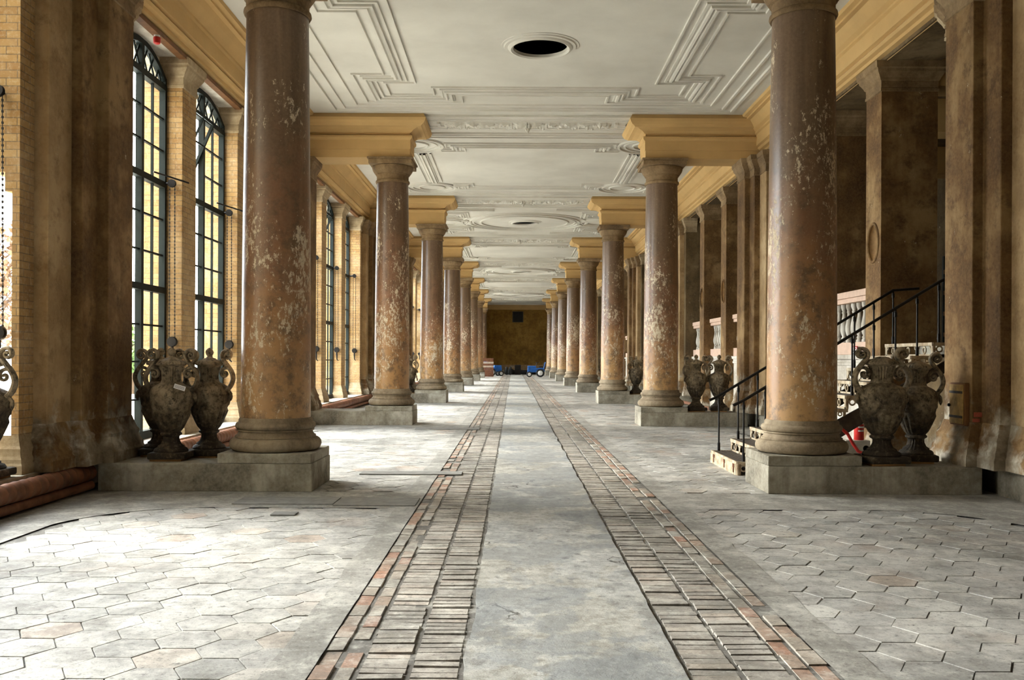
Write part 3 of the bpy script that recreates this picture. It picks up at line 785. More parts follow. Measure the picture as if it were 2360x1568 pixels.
for s in (-1, 1):
    p0 = pier(s); used = False
    for k in range(0, NB):
        for j, off in enumerate((3.925, 6.975)):
            if s < 0 and ((k == 0 and j == 0) or k == 8): continue
            loc = (XC + s * 5.7, yk(k) + off, 0.335 if s < 0 else 0.0)
            c = p0 if not used else dup(p0); c.location = loc; used = True
            if k: nm = '%s between windows past the %s left column, %s of its pair' % ('yellow brick pier', ORD[k - 1], ('nearer', 'farther')[j]) if s < 0 else 'brown plaster arcade pier with oval medallion past the %s right column, %s of its pair' % (ORD[k - 1], ('nearer', 'farther')[j])
            else: nm = '%s pier on the %s before the first column, %s of its pair' % (('brick', 'plaster')[s > 0], SIDE[s], ('nearer', 'farther')[j])
            tag(c, nm, 'pier', 'piers on the %s wall' % SIDE[s]); PIERS[(s, k, j)] = c

# ------------------------------------------------------------------ windows (left)
def zsp(y, w): return 6.12 + 0.36 * (1 - (2 * y / w) ** 2)       # underside of the shallow arch
def window(w, opened=False, name='window_1'):
    h = w / 2
    fr = MB(); zb = 0.34
    fr.box(-0.05, -h, zb, 0.05, -h + 0.07, 6.14); fr.box(-0.05, h - 0.07, zb, 0.05, h, 6.14)
    fr.box(-0.06, -h, zb, 0.06, h, zb + 0.12)
    arc = [(-h + w * i / 16) for i in range(17)]
    vs = []
    for y in arc:
        z = zsp(y, w); vs += [(-0.05, y, z - 0.09), (-0.05, y, z), (0.05, y, z), (0.05, y, z - 0.09)]
    fs = []
    for i in range(16):
        for q in range(4): fs.append((i * 4 + q, i * 4 + (q + 1) % 4, i * 4 + 4 + (q + 1) % 4, i * 4 + 4 + q))
    fr.add(vs, fs)
    root = fr.build(name, 'iron'); struct(root)
    bars = MB()
    for z in (2.68, 4.4, 5.98): bars.box(-0.055, -h, z - 0.05, 0.055, h, z + 0.05)
    bars.box(-0.05, -0.045, zb, 0.05, 0.045, 6.42)
    bars.build('transom', 'iron', root)
    mu = MB(); th = 0.014
    zs = [0.95, 1.53, 2.10, 3.25, 3.83, 4.95, 5.47]
    def lattice(mb, y0, y1, z0, z1):
        for z in zs:
            if z0 < z < z1: mb.box(-0.02, y0, z - th, 0.02, y1, z + th)
        ym = (y0 + y1) / 2; mb.box(-0.02, ym - th, z0, 0.02, ym + th, z1)
    for (z0, z1) in ((zb, 2.68), (2.68, 4.4), (4.4, 5.98)):
        for (y0, y1) in ((-h, 0), (0, h)):
            if opened and z0 == 4.4 and y0 < 0: continue
            lattice(mu, y0, y1, z0, z1)
    # criss-cross tracery in the arch head
    for i in range(-3, 4):
        y0 = i * h / 3.4
        for d in (-1, 1):
            y1 = y0 + d * h / 3.4
            za, zc_ = 6.0, 6.42
            pts = []
            for q in range(7):
                f = q / 6; y = y0 + (y1 - y0) * f; z = za + (zc_ - za) * f
                if abs(y) < h and z < zsp(y, w): pts.append((0, y, z))
            if len(pts) > 1: mu.tube(pts, 0.016, 6)
    mu.build('glazing_bar', 'iron', root)
    gl = MB()
    def pane(y0, y1, z0, z1): gl.add([(0, y0, z0), (0, y1, z0), (0, y1, z1), (0, y0, z1)], [(0, 1, 2, 3)])
    pane(-h, h, zb, 4.4); pane(0, h, 4.4, 5.98)
    if not opened: pane(-h, 0, 4.4, 5.98)
    gv = [(0, y, 5.98) for y in arc] + [(0, y, zsp(y, w)) for y in arc]
    gl.add(gv, [(i, i + 1, 18 + i, 17 + i) for i in range(16)])
    gl.build('pane', 'glass', root)
    if opened:
        sa = MB(); y0, y1 = -h + 0.07, -0.05; z0, z1 = -0.88, 0.62
        for (a, b, c, d) in ((y0, y0 + 0.05, z0, z1), (y1 - 0.05, y1, z0, z1)): sa.box(-0.025, a, c, 0.025, b, d)
        sa.box(-0.025, y0, z0, 0.025, y1, z0 + 0.05); sa.box(-0.025, y0, z1 - 0.05, 0.025, y1, z1)
        sa.box(-0.015, (y0 + y1) / 2 - th, z0, 0.015, (y0 + y1) / 2 + th, z1)
        for z in (-0.35, 0.15): sa.box(-0.015, y0, z - th, 0.015, y1, z + th)
        so = sa.build('open_sash', 'iron', root, loc=(0, 0, 5.31)); so.rotation_euler = (0, math.radians(23), 0)
        g2 = MB().add([(0, y0, z0), (0, y1, z0), (0, y1, z1), (0, y0, z1)], [(0, 1, 2, 3)]).build('sash_pane', 'glass', so)
    # brick spandrel above the arch
    sp = MB()
    for xx in ((-0.36, -0.03), ):
        vs = []
        for y in arc: vs += [(xx[0], y, zsp(y, w)), (xx[1], y, zsp(y, w)), (xx[1], y, 6.49), (xx[0], y, 6.49)]
        fs = []
        for i in range(16):
            for q in range(4): fs.append((i * 4 + q, i * 4 + (q + 1) % 4, i * 4 + 4 + (q + 1) % 4, i * 4 + 4 + q))
        sp.add(vs, fs)
    sp.build('arch_spandrel', 'brick_out', root)
    return root
WD = ((1.65, 3.60), (4.25, 6.65), (7.30, 9.45))
wp = {}; nw = 0
for k in range(0, NB):
    for j, (a, b) in enumerate(WD):
        if (k == 0 and j < 1) or (k == 8 and j > 0): continue
        nw += 1; loc = (XC - 6.05, yk(k) + (a + b) / 2, 0)
        op = (k == 1 and j == 1) or (k == 2 and j == 1)
        key = (j, op)
        if key not in wp:
            wp[key] = window(b - a, op, 'window_%d' % nw); wp[key].location = loc
        else:
            c = dup(wp[key], loc); c.name = 'window_%d' % nw

# ------------------------------------------------------------------ window winders: wheel, bracket, chain and pulley on the left piers
def winder():
    t = thing('window_winder', '', 'winder')
    MB().lathe([(0.02, -0.10), (0.075, -0.10), (0.085, -0.075), (0.085, -0.05), (0.07, -0.03), (0.02, -0.03)], 20, axis='y').build('wheel', 'black', t)
    MB().tube([(0, 0.0, -0.02), (0, -0.06, -0.02), (0, -0.065, -0.14), (0.01, -0.06, -0.30), (0.05, -0.06, -0.34)], [0.022, 0.024, 0.026, 0.018, 0.012], 8).build('bracket', 'black', t)
    ch = MB()
    for x in (-0.045, 0.045):
        z = 0.0
        ch.tube([(x, -0.065, 0.0), (x * 0.9, -0.09, 2.55)], 0.005, 5)
        while z < 2.5:
            ch.box(x * (1 - .1 * z / 2.55) - 0.009, -0.075 - z * 0.008, z, x * (1 - .1 * z / 2.55) + 0.009, -0.06 - z * 0.008, z + 0.025); z += 0.06
    ch.build('chain', 'black', t)
    MB().lathe([(0.015, -0.13), (0.065, -0.13), (0.055, -0.105), (0.065, -0.08), (0.015, -0.08)], 18, (0, 0, 2.57), axis='y').tube([(0, -0.1, 2.57), (-0.16, -0.03, 2.58), (-0.22, 0.0, 2.6)], 0.02, 8).tube([(0, 0.01, 2.57), (0, -0.13, 2.57)], 0.02, 8).build('pulley', 'black', t)
    return t
w0 = None
for k in range(0, 5):
    for j in range(3):
        if k == 0 and j < 2: continue
        y = (yk(k) + (3.60, 6.65, 9.45)[j]) - 0.003
        loc = (XC - (5.875 if j < 2 else 5.80), y, 1.85)
        if w0 is None: w0 = winder(); c = w0
        else: c = dup(w0)
        c.location = loc
        where = ['on brick pier at the left edge of the photo'] if k == 0 else ['on %s brick pier past %s left column' % (('first', 'second', 'third')[j], ORD[k - 1])]
        tag(c, 'black winder wheel and chain ' + where[0], 'winder', 'window winders')
# stay rods on the two nearest piers
for j, (yy, zz, ln) in enumerate(((15.1, 4.52, 0.9), (18.2, 4.55, 0.7))):
    tag(MB().tube([(XC - 6.0, yy - 0.4, zz), (XC - 5.55, yy - 0.1, zz - 0.12)], 0.014, 8).build('window_stay', 'black'), 'thin iron stay rod above the transom of the %s tall window' % ('left', 'open')[j], 'rod')
# red fire alarm
fa = thing('fire_alarm', 'small red fire alarm hanging under the left beam', 'alarm', (XC - 5.69, 14.0, 6.43))
MB().lathe([(0.045, 0.0), (0.045, -0.03), (0.03, -0.035)], 18).build('mount', 'white', fa)
MB().lathe([(0.05, -0.03), (0.055, -0.05), (0.05, -0.12), (0.035, -0.13)], 18).build('sounder', 'red', fa)

# ------------------------------------------------------------------ pipes
def pipe(x, z, r, y0, y1, lab, flanges=(), mat='pipe', wrap=False):
    pr_ = [(r, y0)]; y = y0 + 0.1
    while wrap and y < min(y1 - 0.05, 30):
        pr_ += [(r, y - 0.014), (r * 1.05, y - 0.006), (r * 1.05, y + 0.006), (r, y + 0.014)]; y += 0.16
    mb = MB().lathe(pr_ + [(r, y1)], 20, (x, 0, z), axis='y')
    o = mb.build('heating_pipe', mat)
    for f in flanges: MB().lathe([(r, f - 0.04), (r * 1.35, f - 0.04), (r * 1.35, f + 0.04), (r, f + 0.04)], 20, (x, 0, z), axis='y').build('flange', mat, o)
    tag(o, lab, 'pipe', 'heating pipes'); return o
SEG = [(2.0, 11.08)] + [(yk(q) + 0.57, yk(q + 1) - 0.57) for q in range(1, 5)]
SEGR = [(2.0, 10.0), (15.0, 21.0)] + [(yk(q) + 1.6, yk(q + 1) - 1.6) for q in range(2, 5)]
for i, (a, b) in enumerate(SEG):
    w_ = ('before the nearest left column', 'past the nearest left column', 'past the second left column', 'past the third left column', 'past the fourth left column')[i]
    pipe(XC - 5.36, 0.228, 0.10, a, b, 'thick rusty heating pipe along the left wall ' + w_, (), wrap=True)
    pipe(XC - 5.33, 0.075, 0.05, a, b, 'thin rusty heating pipe low beside the left wall ' + w_)
for i, (a, b) in enumerate(SEGR):
    w_ = ('before the nearest right column', 'past the nearest right column', 'past the second right column', 'past the third right column', 'past the fourth right column')[i]
    pipe(XC + 5.36, 0.18, 0.05, a, b - 0.15, 'thin rusty pipe at floor level along the right wall ' + w_, (a + 0.3, b - 0.5))

# ------------------------------------------------------------------ balustrades and parapets (right)
def balustrade(w):
    t = thing('balustrade', '', 'balustrade'); h = w / 2
    MB().box(-0.02, -h, 0, 0.42, h, 1.50).box(-0.05, -h, 1.50, 0.42, h, 1.56).box(-0.035, -h, 1.56, 0.42, h, 1.62).box(-0.09, -h, 1.62, 0.42, h, 1.70).box(-0.05, -h + 0.25, 1.15, 0.0, h - 0.25, 1.22).box(-0.06, -h, 0, 0.2, h, 0.35).build('parapet', 'palestone', t, bevel=0.006)
    MB().box(-0.03, -h, 1.70, 0.24, h, 1.93).build('bottom_rail', 'pink', t, bevel=0.008)
    MB().box(-0.03, -h, 2.66, 0.24, h, 2.75).box(-0.06, -h, 2.75, 0.27, h, 2.87).build('top_rail', 'pink', t, bevel=0.01)
    n = int(w / 0.25)
    prof = [(0.07, 1.93), (0.07, 1.97), (0.05, 1.99), (0.062, 2.02), (0.04, 2.05), (0.06, 2.09), (0.082, 2.17), (0.078, 2.25), (0.058, 2.34), (0.042, 2.42), (0.036, 2.48), (0.052, 2.51), (0.04, 2.53), (0.055, 2.57), (0.068, 2.60), (0.068, 2.66)]
    b0 = None
    for i in range(n):
        y = -h + w * (i + 0.5) / n
        if b0 is None: b0 = MB().lathe([(r_b * 0.86, z_b) for r_b, z_b in prof], 18).build('baluster', 'palestone', t, loc=(0.105, y, 0))
        else:
            c = b0.copy(); COL.objects.link(c); c.parent = t; c.location = (0.105, y, 0)
    return t
bp = {}
for k in range(0, 8):
    for j, (a, b) in enumerate(WD):
        if k == 1 and j == 0: continue
        if k == 0 and j < 2: continue
        loc = (XC + 5.92, yk(k) + (a + b) / 2, 0)
        if j not in bp: bp[j] = balustrade(b - a); c = bp[j]
        else: c = dup(bp[j])
        c.location = loc
        nm = 'pale stone balustrade in the %s opening past the %s right column' % (('first', 'second', 'third')[j], ORD[k - 1]) if k else 'pale stone balustrade at the right edge before the nearest column'
        if (k, j) == (1, 1): nm = 'white baluster railing with pink rails behind the iron stairs'
        tag(c, nm, 'balustrade', 'balustrades in the right arcade')
# sign on the parapet
sg = thing('notice_sign', 'small white notice sign with red border on the parapet behind the stairs', 'sign', (XC + 5.855, 16.85, 1.75))
MB().box(-0.012, -0.12, -0.10, 0.0, 0.12, 0.10).build('board', 'white', sg)
MB().box(-0.015, -0.125, 0.085, -0.001, 0.125, 0.105).box(-0.015, -0.125, -0.105, -0.001, 0.125, -0.085).box(-0.015, 0.112, -0.1, -0.001, 0.125, 0.1).box(-0.015, -0.125, -0.1, -0.001, -0.112, 0.1).build('border', 'red', sg)
ln = MB()
def glyph_row(y0, y1, z, hgt, seed):
    r = random.Random(seed); y = y0
    while y < y1:
        w = r.uniform(0.008, 0.02); ln.box(-0.0155, y, z, -0.012, min(y1, y + w), z + hgt * r.choice((1, 1, 0.7))); y += w + 0.006
glyph_row(-0.09, 0.085, 0.0, 0.028, 1); glyph_row(-0.09, 0.07, -0.045, 0.028, 2); ln.build('lettering', 'ink', sg)
MB().box(-0.0155, -0.09, 0.052, -0.012, 0.04, 0.066).build('headline', 'red', sg)

# ------------------------------------------------------------------ cast-iron staircase
ST = thing('iron_staircase', 'cast-iron staircase with black handrails rising behind the nearest right column', 'staircase', (3.10, 13.72, 0))
YN, YF = -0.82, 0.82; NS = 10; RISE = 0.185; RUN = 0.30
def step_parts(i):
    x = RUN * i; z = RISE * (i + 1)
    tr = MB().box(x, YN, z - 0.03, x + RUN + 0.03, YF, z - 0.006)
    for q in range(7): tr.box(x + 0.02 + q * 0.042, YN + 0.02, z - 0.006, x + 0.04 + q * 0.042, YF - 0.02, z)
    return tr, x, z
st0 = None
for i in range(NS):
    loc = (RUN * i, 0, RISE * (i + 1))
    if st0 is None:
        tr, x, z = step_parts(0); tr.xf(Matrix.Translation((0, 0, -RISE)))
        st0 = tr.build('step', 'rustiron', ST, loc=loc)
        nose = MB().box(-0.012, YN, -0.045, 0.012, YF, 0.002).box(0, YN - 0.012, -0.045, RUN + 0.03, YN + 0.01, 0.002).box(0, YF - 0.01, -0.045, RUN + 0.03, YF + 0.012, 0.002)
        nose.build('nosing', 'rustpale', st0)
        rs = MB()       # pierced riser with brackets
        for y in (YN, YN + 0.50, YF - 0.56, YF - 0.06): rs.box(0.0, y, -RISE, 0.018, y + 0.06, -0.03)
        rs.box(0.0, YN, -RISE, 0.018, YF, -RISE + 0.025)
        for y in (YN + 0.28, 0.0, YF - 0.28):
            rs.torus((0.009, y, -0.105), 0.045, 0.012, 16, 6, 'x')
        for y in (YN + 0.07, YN + 0.49, YN + 0.57, YF - 0.57, YF - 0.49, YF - 0.07): rs.torus((0.009, y, -0.06), 0.03, 0.011, 12, 6, 'x')
        rs.build('riser', 'rustpale', st0)
        for y in (YN, YF):  # side frames
            sd = MB()
            for xx in (0.0, RUN - 0.035): sd.box(xx, y - 0.012, -RISE, xx + 0.035, y + 0.012, -0.03)
            sd.torus((0.09, y, -0.09), 0.04, 0.012, 16, 6, 'y'); sd.torus((0.22, y, -0.07), 0.025, 0.01, 12, 6, 'y')
            sd.build('side_frame', 'rustpale', st0)
        cs = st0
    else:
        cs = dup(st0, parent=ST); cs.location = loc
# solid painted front and rounded corner of the lowest step
MB().box(-0.02, YN, 0.0, 0.0, YF, RISE - 0.03).tube([(0.02, YN - 0.0, 0), (0.02, YN, RISE - 0.03)], 0.035, 12).build('kick_plate', 'rustpale', ST)
brk = MB()
for y in (YN + 0.1, -0.15, 0.55): brk.box(-0.032, y, 0.03, -0.02, y + 0.02, 0.15).box(-0.032, y - 0.03, 0.10, -0.02, y - 0.01, 0.15).box(-0.032, y + 0.03, 0.10, -0.02, y + 0.05, 0.15)
brk.build('rusty_bracket', 'crate', ST)
for y in (YN, YF):
    sg_ = MB(); xs0, xs1 = 0.28, RUN * NS
    sg_.add([(xs0, y - 0.02, 0.0), (xs0 + 0.30, y - 0.02, 0.0), (xs1, y - 0.02, RISE * NS - 0.33), (xs1, y - 0.02, RISE * (NS) - 0.18), (xs0, y - 0.02, RISE - 0.02),
             (xs0, y + 0.02, 0.0), (xs0 + 0.30, y + 0.02, 0.0), (xs1, y + 0.02, RISE * NS - 0.33), (xs1, y + 0.02, RISE * (NS) - 0.18), (xs0, y + 0.02, RISE - 0.02)],
            [(0, 1, 2, 3, 4), (9, 8, 7, 6, 5), (0, 1, 6, 5), (1, 2, 7, 6), (2, 3, 8, 7), (3, 4, 9, 8), (4, 0, 5, 9)])
    sg_.build('stringer', 'rustiron', ST)
LAND = MB().box(RUN * NS, YN, RISE * NS - 0.03, RUN * NS + 0.25, YF, RISE * NS).build('landing', 'rustiron', ST)
RH = 0.84
for y, n in ((YN + 0.04, NS), (YF - 0.04, NS)):
    pts = [(-0.05, y, RISE + RH - 0.06), (0.08, y, RISE + RH)]
    top = (RUN * (NS - 1) + 0.1, y, RISE * NS + RH)
    pts += [top]
    pts += [(RUN * NS + 0.2, y, RISE * NS + RH + 0.03)] if y > 0 else [(RUN * NS + 0.15, y, RISE * (NS + 1) + RH)]
    MB().tube(pts, 0.021, 10).build('handrail', 'black', ST)
    for i in range(n):
        x = RUN * i + 0.1; z = RISE * (i + 1)
        MB().tube([(x, y, z), (x, y, z + 0.12), (x, y, z + 0.125), (x, y, z + RH - 0.12), (x, y, z + RH - 0.115), (x, y, z + RH - 0.05), (x, y, z + RH - 0.045), (x, y, z + RH)],
                  [0.022, 0.022, 0.014, 0.013, 0.021, 0.021, 0.013, 0.013], 10).build('post', 'black', ST)
# things under and beside the stairs
tag(MB().box(5.35, 15.0, 0.0, 5.75, 15.22, 0.31).build('stone_block', 'palestone', bevel=0.01), 'white stone block on the floor behind the right urns', 'block')
ex = thing('fire_extinguisher', 'red fire extinguisher standing on a white block behind the right urns', 'extinguisher', (5.60, 15.10, 0.31))
MB().lathe([(0.07, 0), (0.078, 0.01), (0.078, 0.36), (0.06, 0.41), (0.03, 0.44), (0.025, 0.46)], 24).build('cylinder', 'red', ex)
MB().box(-0.03, -0.05, 0.45, 0.03, 0.04, 0.49).tube([(0, 0, 0.46), (0.09, 0, 0.44), (0.10, 0, 0.2)], 0.012, 8).build('valve', 'black', ex)
lb = MB()
for z in (0.14, 0.20, 0.26, 0.31): lb.lathe([(0.0795, z), (0.0795, z + 0.022)], 24, cap=False)
lbo = MB(); lbo.v = lb.v; lbo.f = [f for f in lb.f if lb.v[f[0]][1] < -0.04 and (lb.v[f[0]][0] > -0.055 and lb.v[f[0]][0] < 0.045)]; lbo.sm = [True] * len(lbo.f)
lbo.build('printed_label', 'white', ex, recalc=False)
tag(MB().tube([(4.34, 12.62, 0.67), (4.44, 12.62, 0.675), (4.53, 12.62, 0.60), (4.60, 12.62, 0.47), (4.67, 12.62, 0.37), (4.76, 12.62, 0.33), (4.95, 12.62, 0.24), (5.15, 12.63, 0.08), (5.35, 12.65, 0.022)], 0.022, 10).build('hose', 'red'), 'dark red hose curling down behind the right urns', 'hose')
# wooden wall box on the nearest right pilaster
wb = thing('wall_box', 'old wooden wall box mounted on the nearest right pilaster', 'box', (XC + 5.2, 11.47, 1.07))
MB().box(-0.06, -0.19, -0.26, 0.0, 0.19, 0.26).build('case', 'darkwood', wb, bevel=0.008)
MB().box(-0.078, -0.17, -0.24, -0.06, 0.17, 0.24).build('door', 'wood', wb, bevel=0.006)
MB().box(-0.082, -0.17, 0.13, -0.078, 0.17, 0.16).box(-0.082, -0.17, -0.17, -0.078, 0.17, -0.14).build('hinge_strap', 'rustiron', wb)
MB().lathe([(0.012, -0.11), (0.02, -0.10), (0.02, -0.085), (0.008, -0.07)], 12, (0, 0.15, -0.02), axis='x').build('knob', 'black', wb)
# dark folding frame with orange clamps standing at the top of the stairs
ld = thing('folding_ladder', 'dark ladder with wooden rungs leaning in the gallery above the stairs', 'ladder', (7.4, 15.65, 1.85))
MB().box(-0.2, -0.03, 0, -0.14, 0.03, 1.5).box(0.14, -0.03, 0, 0.2, 0.03, 1.5).build('stile', 'darkdoor', ld)
for z in (0.15, 0.5, 0.85, 1.2): MB().box(-0.2, -0.045, z, 0.2, -0.02, z + 0.07).build('rung', 'plank', ld)

# ------------------------------------------------------------------ urns
def spiral(c, r0, r1, a0, turns, n, sgn=1):
    return [(c[0] + (r0 + (r1 - r0) * i / n) * math.cos(a0 + sgn * 2 * PI * turns * i / n), c[1] + (r0 + (r1 - r0) * i / n) * math.sin(a0 + sgn * 2 * PI * turns * i / n)) for i in range(n + 1)]
def smoothpath(p, it=2):
    for _ in range(it):
        q = [p[0]]
        for a, b in zip(p, p[1:]):
            q += [(a[0] * .75 + b[0] * .25, a[1] * .75 + b[1] * .25), (a[0] * .25 + b[0] * .75, a[1] * .25 + b[1] * .75)]
        q.append(p[-1]); p = q
    return p
def make_urn(finial=True):
    t = thing('stone_urn', '', 'urn')
    MB().box(-0.20, -0.19, 0, 0.17, 0.19, 0.025).build('plank', 'plank', t, label='raw orange wooden plank')
    MB().box(-0.225, -0.225, 0.025, 0.225, 0.225, 0.105).build('foot_block', 'urn', t, bevel=0.02)
    fl = lambda a, z: 1 + 0.045 * math.cos(a * 20) if 0.17 < z < 0.30 else 1
    ft = [(0.20, 0.105), (0.205, 0.12), (0.19, 0.145), (0.155, 0.16), (0.15, 0.175), (0.115, 0.20), (0.093, 0.25), (0.092, 0.29), (0.105, 0.30), (0.125, 0.31), (0.128, 0.33), (0.11, 0.345)]
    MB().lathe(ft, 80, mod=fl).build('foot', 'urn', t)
    # body: gadrooned bowl below, carved figures round the belly
    keys = [(0.34, 0.105), (0.38, 0.135), (0.42, 0.155), (0.48, 0.182), (0.54, 0.207), (0.58, 0.222), (0.60, 0.226), (0.62, 0.222), (0.66, 0.232), (0.72, 0.243), (0.78, 0.248), (0.83, 0.244), (0.87, 0.228), (0.90, 0.205), (0.92, 0.18), (0.935, 0.15), (0.95, 0.125), (0.965, 0.118)]
    prof = []
    for (a, b) in zip(keys, keys[1:]):
        for q in range(3): f = q / 3; prof.append((a[1] + (b[1] - a[1]) * f, a[0] + (b[0] - a[0]) * f))
    prof.append((0.118, 0.965))
    def mod(a, z):
        m = 1.0
        if z < 0.60:
            w = min(1, (z - 0.34) / 0.05) * min(1, max(0, (0.60 - z) / 0.02)); m += 0.085 * w * (abs(math.cos(a * 9)) - 0.45) 
        if 0.62 < z < 0.93:
            w = min(1, (z - 0.62) / 0.04) * min(1, (0.93 - z) / 0.04)
            p = Vector((math.cos(a) * 1.9, math.sin(a) * 1.9, z * 7.5))
            n1 = noise.noise(p * 1.1); n2 = noise.noise(p * 2.7 + Vector((3, 1, 4)))
            m += w * (0.17 * max(0, n1) + 0.05 * max(0, 0.14 - abs(n2)) * 7 - 0.015)
        return m
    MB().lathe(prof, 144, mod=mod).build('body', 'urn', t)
    fn = lambda a, z: 1 + 0.085 * math.cos(a * 26) if 0.985 < z < 1.145 else 1
    nk = [(0.125, 0.955), (0.118, 0.975), (0.105, 0.99), (0.104, 1.04), (0.112, 1.09), (0.13, 1.135), (0.14, 1.15), (0.145, 1.16)]
    MB().lathe(nk, 104, mod=fn).build('neck', 'urn', t)
    fr_ = lambda a, z: 1 + 0.03 * math.cos(a * 30) if 1.165 < z < 1.21 else 1
    MB().lathe([(0.14, 1.155), (0.165, 1.163), (0.176, 1.175), (0.172, 1.19), (0.155, 1.207), (0.15, 1.215), (0.12, 1.228), (0.085, 1.24), (0.075, 1.25), (0.03, 1.262)], 104, mod=fr_).build('lid', 'urn', t)
    if finial:
        fb = lambda a, z: 1 + 0.07 * math.cos(a * 7 + z * 60) if z > 1.29 else 1
        MB().lathe([(0.05, 1.24), (0.042, 1.262), (0.026, 1.275), (0.03, 1.285), (0.043, 1.30), (0.05, 1.325), (0.044, 1.35), (0.028, 1.372), (0.006, 1.385)], 40, mod=fb).build('finial', 'urn', t)
    for s in (-1, 1):
        main = [(0.205, 0.83), (0.27, 0.88), (0.31, 0.96), (0.315, 1.03), (0.285, 1.10), (0.235, 1.165), (0.19, 1.22), (0.163, 1.27), (0.168, 1.31), (0.195, 1.345), (0.235, 1.355), (0.27, 1.335), (0.285, 1.295), (0.268, 1.26), (0.235, 1.25), (0.212, 1.27), (0.213, 1.297), (0.235, 1.308), (0.247, 1.29)]
        inner = [(0.307, 1.06), (0.28, 1.115), (0.235, 1.135), (0.185, 1.125), (0.155, 1.09), (0.155, 1.045), (0.185, 1.018), (0.22, 1.022), (0.235, 1.055), (0.218, 1.08), (0.195, 1.072), (0.197, 1.052)]
        h = MB()
        for path, r0 in ((main, 0.026), (inner, 0.019)):
            pts = smoothpath(path); m = len(pts)
            rad = [r0 * (1.15 - 0.45 * i / m) for i in range(m)]
            tb = MB().tube([(s * x, 0, z) for x, z in pts], rad, 10)
            tb.v = [(x, y * 1.7, z) for x, y, z in tb.v]; h.join(tb)
        # small leaf at the root of the handle
        h.lathe([(0.004, -0.05), (0.02, -0.02), (0.025, 0.01), (0.012, 0.05)], 10, (s * 0.285, 0, 0.76))
        h.tube([(s * 0.24, 0, 0.86), (s * 0.285, 0, 0.80), (s * 0.29, 0, 0.74)], [0.02, 0.022, 0.012], 8)
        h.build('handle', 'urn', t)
    return t
uf = make_urn(True); un = make_urn(False)
URNS = [
    (uf, (-4.205, 11.48, 0.335), 0.06, 1.0, 'frontmost of three stone urns by the nearest left column, with white tag', 'urns by the nearest left column'),
    (uf, (-3.875, 11.90, 0.335), -0.1, 1.0, 'stone urn nearest the left column shaft, right of the tagged urn', 'urns by the nearest left column'),
    (uf, (-4.535, 12.0, 0.335), 0.15, 1.0, 'dark stone urn behind and left of the tagged urn', 'urns by the nearest left column'),
    (uf, (XC - 5.76, 9.60, 0.335), 0.0, 1.0, 'stone urn cut by the left edge of the photo, on the window ledge', None),
    (un, (4.49, 11.36, 0.335), 0.12, 1.04, 'large stone urn without finial beside the nearest right column', 'urns by the nearest right column'),
    (un, (5.02, 11.62, 0.335), -0.2, 1.0, 'darker urn half hidden between the large right urn and pilaster', 'urns by the nearest right column'),
    (uf, (4.46, 22.75, 0.335), 0.1, 1.0, 'left urn of the pair beside the second right column', 'urns by the second right column'),
    (uf, (5.03, 22.80, 0.335), -0.1, 1.0, 'right urn of the pair beside the second right column', 'urns by the second right column'),
    (uf, (4.46, 33.85, 0.335), 0.3, 1.0, 'distant urn beside the third right column', None),
    (uf, (4.40, 44.95, 0.335), 0.3, 1.0, 'distant urn peeking out behind the third right column', None),
    (uf, (-3.76, 33.80, 0.335), 0.2, 1.0, 'distant urn showing between the second and third left columns', None)]
seen = set()
for (src, loc, rz, sc, lab, grp) in URNS:
    if src.name in seen: c = dup(src)
    else: c = src; seen.add(src.name)
    c.location = loc; c.rotation_euler = (0, 0, rz); c.scale = (sc, sc, sc); c['label'] = lab
    if src is un and sc > 1: c.scale = (1.12, 1.12, sc)
    if grp: c['group'] = grp
    elif 'group' in c.keys(): del c['group']
tg = thing('paper_tag', 'white printed paper tag hanging on the frontmost left urn', 'tag', (-4.205 + 0.185, 11.48 - 0.235, 1.235))
tg.rotation_euler = (0, 0, 0)
pg = MB().box(-0.07, -0.003, -0.028, 0.07, 0.0, 0.028); R_ = Matrix.Rotation(math.radians(17), 4, 'Y')
pg.xf(R_).build('card', 'white', tg)
ln = MB(); r_ = random.Random(4)
for z in (0.010, -0.002, -0.014):
    x = -0.058
    while x < 0.05:
        w = r_.uniform(0.006, 0.016); ln.box(x, -0.0045, z, x + w, -0.003, z + 0.005); x += w + 0.005
ln.xf(R_).build('small_print', 'ink', tg)

# ------------------------------------------------------------------ far end of the hall
vt = thing('wall_vent', 'dark square vent high on the far end wall', 'vent', (0.47, YEND, 6.08))
MB().box(-0.58, -0.08, -0.58, 0.58, 0.0, 0.58).build('vent_frame', 'darkdoor', vt)
sl = MB()
for i in range(8): sl.box(-0.5, -0.1, -0.5 + i * 0.13, 0.5, -0.08, -0.42 + i * 0.13)
sl.build('slat', 'dark', vt)
p0 = None
for i in range(10):
    mat = 'cratepale' if i in (5, 7) else 'crate'
    mb = MB(); z = 0
    for q in range(3): mb.box(-0.5, -0.55 + q * 0.5, 0, 0.5, -0.45 + q * 0.5, 0.10)
    for q in range(5): mb.box(-0.5, -0.55 + q * 0.23, 0.10, 0.5, -0.38 + q * 0.23, 0.15)
    mb.box(-0.48, -0.5, 0.02, 0.48, 0.5, 0.12)
    pos = ('lowest', 'second from the floor', 'third from the floor', 'fourth from the floor', 'fifth from the floor', 'sixth from the floor', 'seventh from the floor', 'third from the top', 'second from the top', 'topmost')[i]
    tag(mb.build('pallet', mat, loc=(-2.25, 82.5, 0.165 * i)), '%s wooden pallet, %s in the stack at the far left' % (('brown', 'pale')[mat == 'cratepale'], pos), 'pallet', 'stacked pallets')
